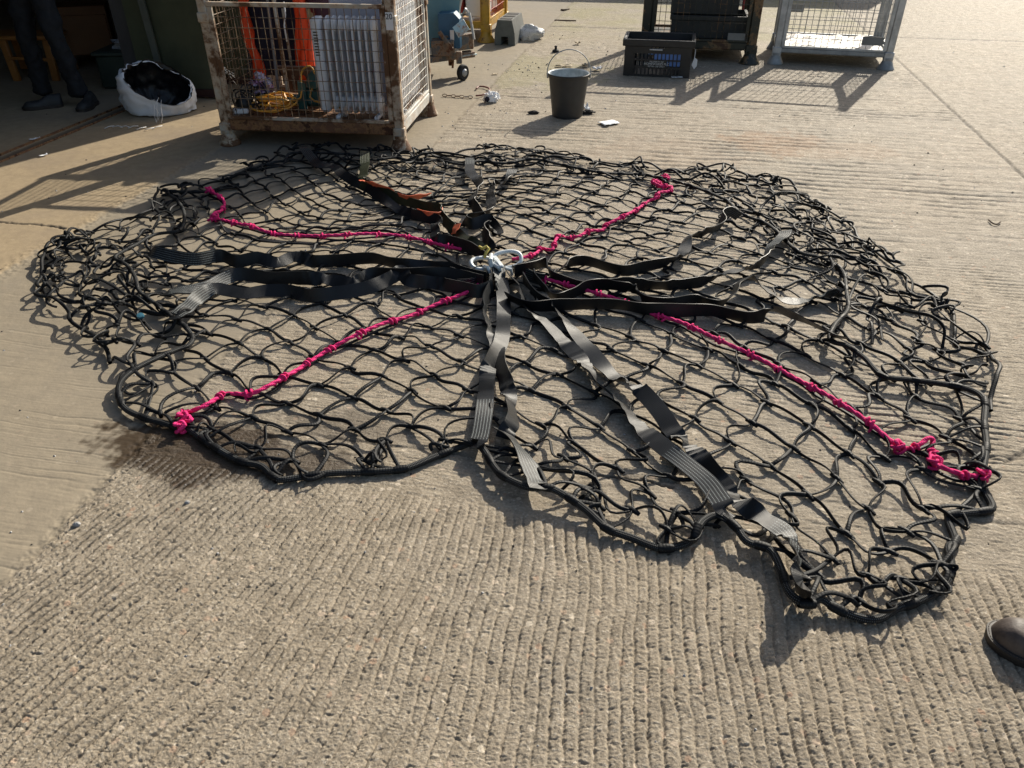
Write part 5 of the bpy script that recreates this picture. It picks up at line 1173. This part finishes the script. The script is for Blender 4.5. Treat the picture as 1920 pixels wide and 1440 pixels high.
# ------------------------------------------------------------------ unseen container, added out of view to shade the far concrete
sc1 = AB(1.0, 16.6); kt = thing('unseen_container', sc1, 'blue grey corrugated container added out of view to shade the far end of the yard', 'container')
KW, KD, KH = 6.0, 2.4, 2.75
mb = MB()
def kwall(u, v):
    s = u*KW; k = .035*max(-1, min(1, 2.2*math.sin(s*2*math.pi/.28))); return sc1 + EA*(s-KW/2) + EB*k + UP*(.16 + (KH-.30)*v)
mb.grid(kwall, 260, 2); mb.build('side_panel', plain('blue_grey_paint', (.07, .11, .13), .55, scale=2), kt, angle=20)
mb = MB(); mb.box(sc1 + EB*(KD/2+.05) + UP*(KH/2+.04), (KW, KD, KH-.2), EA, EB); mb.build('container_body', plain('blue_grey_paint_dull', (.06, .095, .11), .6, scale=2), kt)
mb = MB()
for z in (.08, KH-.06): mb.bar(sc1 + EA*(-KW/2) - EB*.03 + UP*z, sc1 + EA*(KW/2) - EB*.03 + UP*z, .16, .12)
for s in (-1, 1): mb.bar(sc1 + EA*(s*KW/2) - EB*.03, sc1 + EA*(s*KW/2) - EB*.03 + UP*KH, .16, .14)
mb.build('corner_frame', plain('container_frame', (.05, .08, .095), .6), kt)
# ------------------------------------------------------------------ people
def shoe(name, toe, heel_dir, L, W, hgt, mu, ms, parent, zb=0.0, welt=False, toe_h=None):
    """toe: ground point of the tip; heel_dir: unit vector from the toe to the heel"""
    toe = Vector(toe); Y = nrm(heel_dir); X = Y.cross(UP); toe.z = zb; toe_h = toe_h or hgt*.62
    def wid(t): return W/2*(max(0, 1-(1-min(t/.30, 1))**2.2)**.5)*(1 - .26*math.exp(-((t-.62)/.16)**2) - .12*max(0, (t-.75)/.25)) if t < .93 else W/2*.86*math.sqrt(max(0, 1-((t-.93)/.075)**2))
    def off(t): return .010*math.sin(t*3.1)
    def top(t):
        if t < .42: return toe_h*(1-(1-min(t/.20, 1))**2.4)**.5*(1 + .22*max(0, t-.2))
        return toe_h*1.05 + (hgt-toe_h*1.05)*sstep(np.array(t), .40, .72)
    st = .026
    mb = MB(); ts = [0.004, .02, .05, .09, .14, .20, .27, .35, .44, .53, .62, .71, .80, .88, .94, .98, .996]; n = 15
    def fn(u, v):
        k = v*(len(ts)-1); i = min(int(k), len(ts)-2); t = ts[i] + (ts[i+1]-ts[i])*(k-i); a = math.pi*u
        w = wid(t)*.97; h = float(top(t)); e = .72 if t < .45 else .62
        cx = math.copysign(abs(math.cos(a))**e, math.cos(a))*w*(1 - (.34*max(0, min(1, (t-.45)/.2)))*math.sin(a)**2); cz = st*.8 + (h-st*.8)*math.sin(a)**.85
        cr = .0018*noise.noise(Vector((cx*40, t*16, 3)))
        return toe + X*(cx+off(t)) + Y*(t*L) + UP*(cz+cr)
    mb.grid(fn, n*2, 44); o = mb.build(name, mu, parent, angle=180)
    out = []
    for t in np.concatenate([np.linspace(.0005, .06, 8), np.linspace(.08, .92, 22), np.linspace(.94, .9995, 8)]): out.append((wid(t)+.007, t))
    pts = [(w + off(t), t) for w, t in out] + [(-w + off(t), t) for w, t in out[::-1]]
    sb = MB(); n = len(pts); rings = [(.002, .985), (.0, .97), (.002, 1.0), (st*.62, 1.0), (st*.66, .985), (st*.70, 1.012), (st*.98, 1.012), (st, .985)]
    rings = [(.0, .975), (.004, 1.0), (st*.60, 1.0), (st*.64, .985), (st*.68, 1.015), (st*.96, 1.012), (st, .985)]
    vs = []
    for z, k in rings:
        for x, t in pts: vs.append(toe + X*(x*k) + Y*(((t-.5)*k+.5)*L - .004) + UP*(z + .010*max(0, .16-t)/.16*0))
    fs = [(r*n+i, r*n+(i+1) % n, (r+1)*n+(i+1) % n, (r+1)*n+i) for r in range(len(rings)-1) for i in range(n)] + [list(range(n))[::-1], [(len(rings)-1)*n+i for i in range(n)]]
    sb.add(vs, fs); sb.build('sole', ms, o, angle=35)
    if welt:
        wb = MB()
        for i in range(0, n):
            a = Vector(vs[5*n+i]); b = Vector(vs[5*n+(i+1) % n]); c = toe + Y*(L*.5); 
            L_ = (b-a).length; k = max(1, int(L_/.006))
            for m_ in range(k):
                p = a.lerp(b, (m_+.15)/k); q = a.lerp(b, (m_+.8)/k); inn = (Vector((c.x, c.y, p.z))-p).normalized()*.004
                wb.tube([p+inn+UP*.0012, q+inn+UP*.0012], .0009, 4)
        wb.build('welt_stitching', M['thread'], o, angle=180, recalc=False)
    return o
def hand(V, E, rad, i0, wrist, d, side, k=1.0):
    """adds palm, four curled fingers and a thumb to a skin skeleton; i0 is the wrist vertex"""
    d = nrm(d); s = nrm(side); f = s.cross(d)
    V.append(wrist + d*.045); rad.append((.034*k, .017*k)); ip = len(V)-1; E.append((i0, ip))
    for j, (o, l) in enumerate(((-.030, .070), (-.010, .082), (.010, .077), (.029, .060))):
        prev = ip; q = wrist + d*.085 + s*o
        for m_, (a, b) in enumerate(((0, 0), (.45, .25), (.75, .65), (.85, 1.05))):
            V.append(q + d*(l*a) + f*(l*b*.45)); rad.append(.0088*k - .0009*m_); E.append((prev, len(V)-1)); prev = len(V)-1
    prev = ip
    for a, b, c in ((.02, -.036, .008), (.045, -.052, .016), (.070, -.056, .028)): V.append(wrist + d*a + s*b + f*c); rad.append(.0095*k); E.append((prev, len(V)-1)); prev = len(V)-1
def person(label, hip, face, ankles, knees, mats, h=1.76, hands=None):
    """hip: pelvis point; face: unit direction; ankles/knees: left,right (seen from the person)"""
    F_ = nrm(face); Lf = UP.cross(F_); hip = Vector(hip)
    t = thing('person', (hip.x, hip.y, 0), label, 'person')
    hl, hr = hip + Lf*.09, hip - Lf*.09
    sh_ = hip + UP*.52 - F_*.02; nk = hip + UP*.58; hd = hip + UP*.74 + F_*.03
    # trousers: one continuous surface from waist to hem
    V = [hip + UP*.10, hip, hl - UP*.03, knees[0], ankles[0] + UP*.02, hr - UP*.03, knees[1], ankles[1] + UP*.02]
    def mid(a, b, k): return a*(1-k) + b*k
    Vs = [hip + UP*.12, hip + UP*.02]; rad = [(.165, .115), (.165, .118)]; E = [(0, 1)]
    for hj, kn, an in ((hl, knees[0], ankles[0]), (hr, knees[1], ankles[1])):
        chain = [(hj - UP*.07, (.092, .098)), (mid(hj, kn, .55), .085), (kn, .070), (mid(kn, an, .35) - F_*.018, .070), (mid(kn, an, .72) - F_*.008, .068), (an + UP*.03, .074), (an - UP*.035 + F_*.014, .080)]
        prev = 1
        for p, r in chain: Vs.append(p); rad.append(r); E.append((prev, len(Vs)-1)); prev = len(Vs)-1
    o = skin('trousers', Vs, E, rad, mats[0], t, sub=3, root=1)
    tx = bpy.data.textures.new('cloth_folds', 'CLOUDS'); tx.noise_scale = .075; tx.noise_depth = 2; m = o.modifiers.new('folds', 'DISPLACE'); m.texture = tx; m.strength = .05; m.mid_level = .5; m.texture_coords = 'LOCAL'
    # jacket with sleeves
    Vs = [hip + UP*.05, hip + UP*.22, hip + UP*.40, sh_]; rad = [(.165, .12), (.158, .115), (.172, .122), (.13, .09)]; E = [(0, 1), (1, 2), (2, 3)]
    el, wr_ = [], []
    for s in (1, -1):
        a = sh_ + Lf*(s*.165) - UP*.015; e = a + Lf*(s*.06) - UP*.29 - F_*.03; w_ = e - UP*.06 + F_*.23 - Lf*(s*.06); el.append(e); wr_.append(w_)
        Vs += [a, mid(a, e, .5), e, mid(e, w_, .5), w_ + UP*.01]; rad += [.066, .058, .052, .046, .042]; n = len(Vs); E += [(3, n-5), (n-5, n-4), (n-4, n-3), (n-3, n-2), (n-2, n-1)]
    skin('jacket', Vs, E, rad, mats[1], t, root=1)
    # body: neck, head and hands grow from one skeleton that runs inside the clothes
    Vs = [hip + UP*.1, sh_, nk, nk + UP*.06 + F_*.012, hd - UP*.075 + F_*.045, hd - UP*.02 + F_*.03, hd + UP*.035 + F_*.008, hd + UP*.085]; rad = [(.10, .08), (.10, .07), .056, .054, (.052, .050), (.072, .082), (.077, .092), (.050, .062)]
    E = [(i, i+1) for i in range(7)]
    Vs.append(hd - UP*.005 + F_*.118); rad.append((.011, .012)); E.append((5, len(Vs)-1))                 # nose
    for s in (1, -1):
        Vs.append(hd - UP*.01 + Lf*(s*.082)); rad.append((.010, .022)); E.append((5, len(Vs)-1))            # ears
    for k_, s in ((0, 1), (1, -1)):
        n0 = len(Vs); Vs += [sh_ + Lf*(s*.15), el[k_], wr_[k_]]; rad += [.04, .036, (.030, .022)]; E += [(1, n0), (n0, n0+1), (n0+1, n0+2)]
        hand(Vs, E, rad, n0+2, wr_[k_], (wr_[k_]-el[k_]), F_*1.0)
    b = skin('body', Vs, E, rad, M['skin'], t, root=0)
    eb = MB()
    for s in (1, -1): eb.blob(hd + UP*.012 + F_*.098 + Lf*(s*.031), (.012, .012, .009), 1, 0, 1, 8)
    eb.build('eyes', M['eye'], t); mbm = MB(); mbm.tube([hd - UP*.052 + F_*.100 + Lf*.024, hd - UP*.055 + F_*.108, hd - UP*.052 + F_*.100 - Lf*.024], .0055, 6); mbm.build('mouth', plain('lips', (.36, .14, .12), .5), t)
    hb = MB(); hb.grid(lambda u, v: hd + UP*.028 - F_*.012 + (Lf*math.cos(2*math.pi*u)*.090 + F_*math.sin(2*math.pi*u)*.108)*math.sin(v*1.75) + UP*(.105*math.cos(v*1.75)) + UP*(.006*noise.noise(Vector((u*20, v*9, 2))) + (.02 if math.sin(2*math.pi*u) > .3 else -.02)*v), 36, 12, True)
    o = hb.build('hair', M['hair'], t, angle=180); m = o.modifiers.new('t', 'SOLIDIFY'); m.thickness = .012
    return t
# the one in the doorway: only the legs are in the picture
la = G(88, 193); ra = G(150, 198); hc = (la+ra)/2 + Vector((-.02, .06, .90))
pd = person('person in dark jeans and dark shoes standing in the shade of the shed doorway', hc, (-.25, -1, 0), [Vector((ra.x, ra.y+.03, .085)), Vector((la.x-.01, la.y+.02, .085))], [Vector((ra.x-.03, ra.y-.01, .48)), Vector((la.x+.0, la.y+.0, .48))], (M['jeans'], M['jacket']))
shoe('shoe', G(44, 207), (.88, .48, 0), .29, .105, .10, M['shoe'], M['sole'], pd); shoe('shoe', G(152, 211), (-.12, 1, 0), .29, .105, .10, M['shoe'], M['sole'], pd)
# the one at the right edge: only the toe of the left boot is in the picture
toe = G(1849, 1196); hd_ = nrm((.93, -.36, 0)); an = toe + hd_*.215; an2 = an + Vector((.42, .20, 0))
pr = person('person in brown leather boots, only the boot toe showing at the right edge', (an+an2)/2 + Vector((.0, 0, .90)), -hd_, [Vector((an.x, an.y, .085)), Vector((an2.x, an2.y, .085))], [Vector((an.x-.01, an.y+.01, .48)), Vector((an2.x-.01, an2.y, .48))], (M['trouser'], M['jacket']))
shoe('boot', toe, hd_, .305, .112, .135, M['boot'], M['sole'], pr, welt=True, toe_h=.074); shoe('boot', an2 - hd_*.215 - Vector((0, 0, 0)), hd_, .305, .112, .135, M['boot'], M['sole'], pr, toe_h=.074)
# ------------------------------------------------------------------ light, sky, camera
SUN_AZ, SUN_EL = R(32), R(32)
sd = Vector((math.sin(SUN_AZ)*math.cos(SUN_EL), math.cos(SUN_AZ)*math.cos(SUN_EL), math.sin(SUN_EL)))
L = bpy.data.lights.new('sun', 'SUN'); L.energy = 4.7; L.angle = R(.5); L.color = (1.0, .93, .80)
lo = bpy.data.objects.new('sun', L); C.objects.link(lo); lo.rotation_euler = sd.to_track_quat('Z', 'Y').to_euler()
w = bpy.data.worlds.new('World'); bpy.context.scene.world = w; w.use_nodes = True
sk = w.node_tree.nodes.new('ShaderNodeTexSky'); sk.sky_type = 'NISHITA'; sk.sun_disc = False
sk.sun_elevation = SUN_EL; sk.sun_rotation = SUN_AZ; sk.air_density = 1.2; sk.dust_density = 2.5; sk.ozone_density = 1.0
bg = w.node_tree.nodes['Background']; bg.inputs[1].default_value = .098
w.node_tree.links.new(sk.outputs[0], bg.inputs[0])
cam = bpy.data.cameras.new('camera'); co = bpy.data.objects.new('camera', cam); C.objects.link(co)
cam.sensor_width = 36; cam.lens = 36*F/1920; cam.clip_end = 900; cam.clip_start = .05
co.location = (0, 0, H); co.rotation_euler = (math.pi/2 - PITCH, 0, 0)
sc = bpy.context.scene; sc.camera = co
sc.view_settings.view_transform = 'Standard'; sc.view_settings.look = 'None'; sc.view_settings.exposure = 0.46; sc.view_settings.gamma = 1
sc.cycles.max_bounces = 6
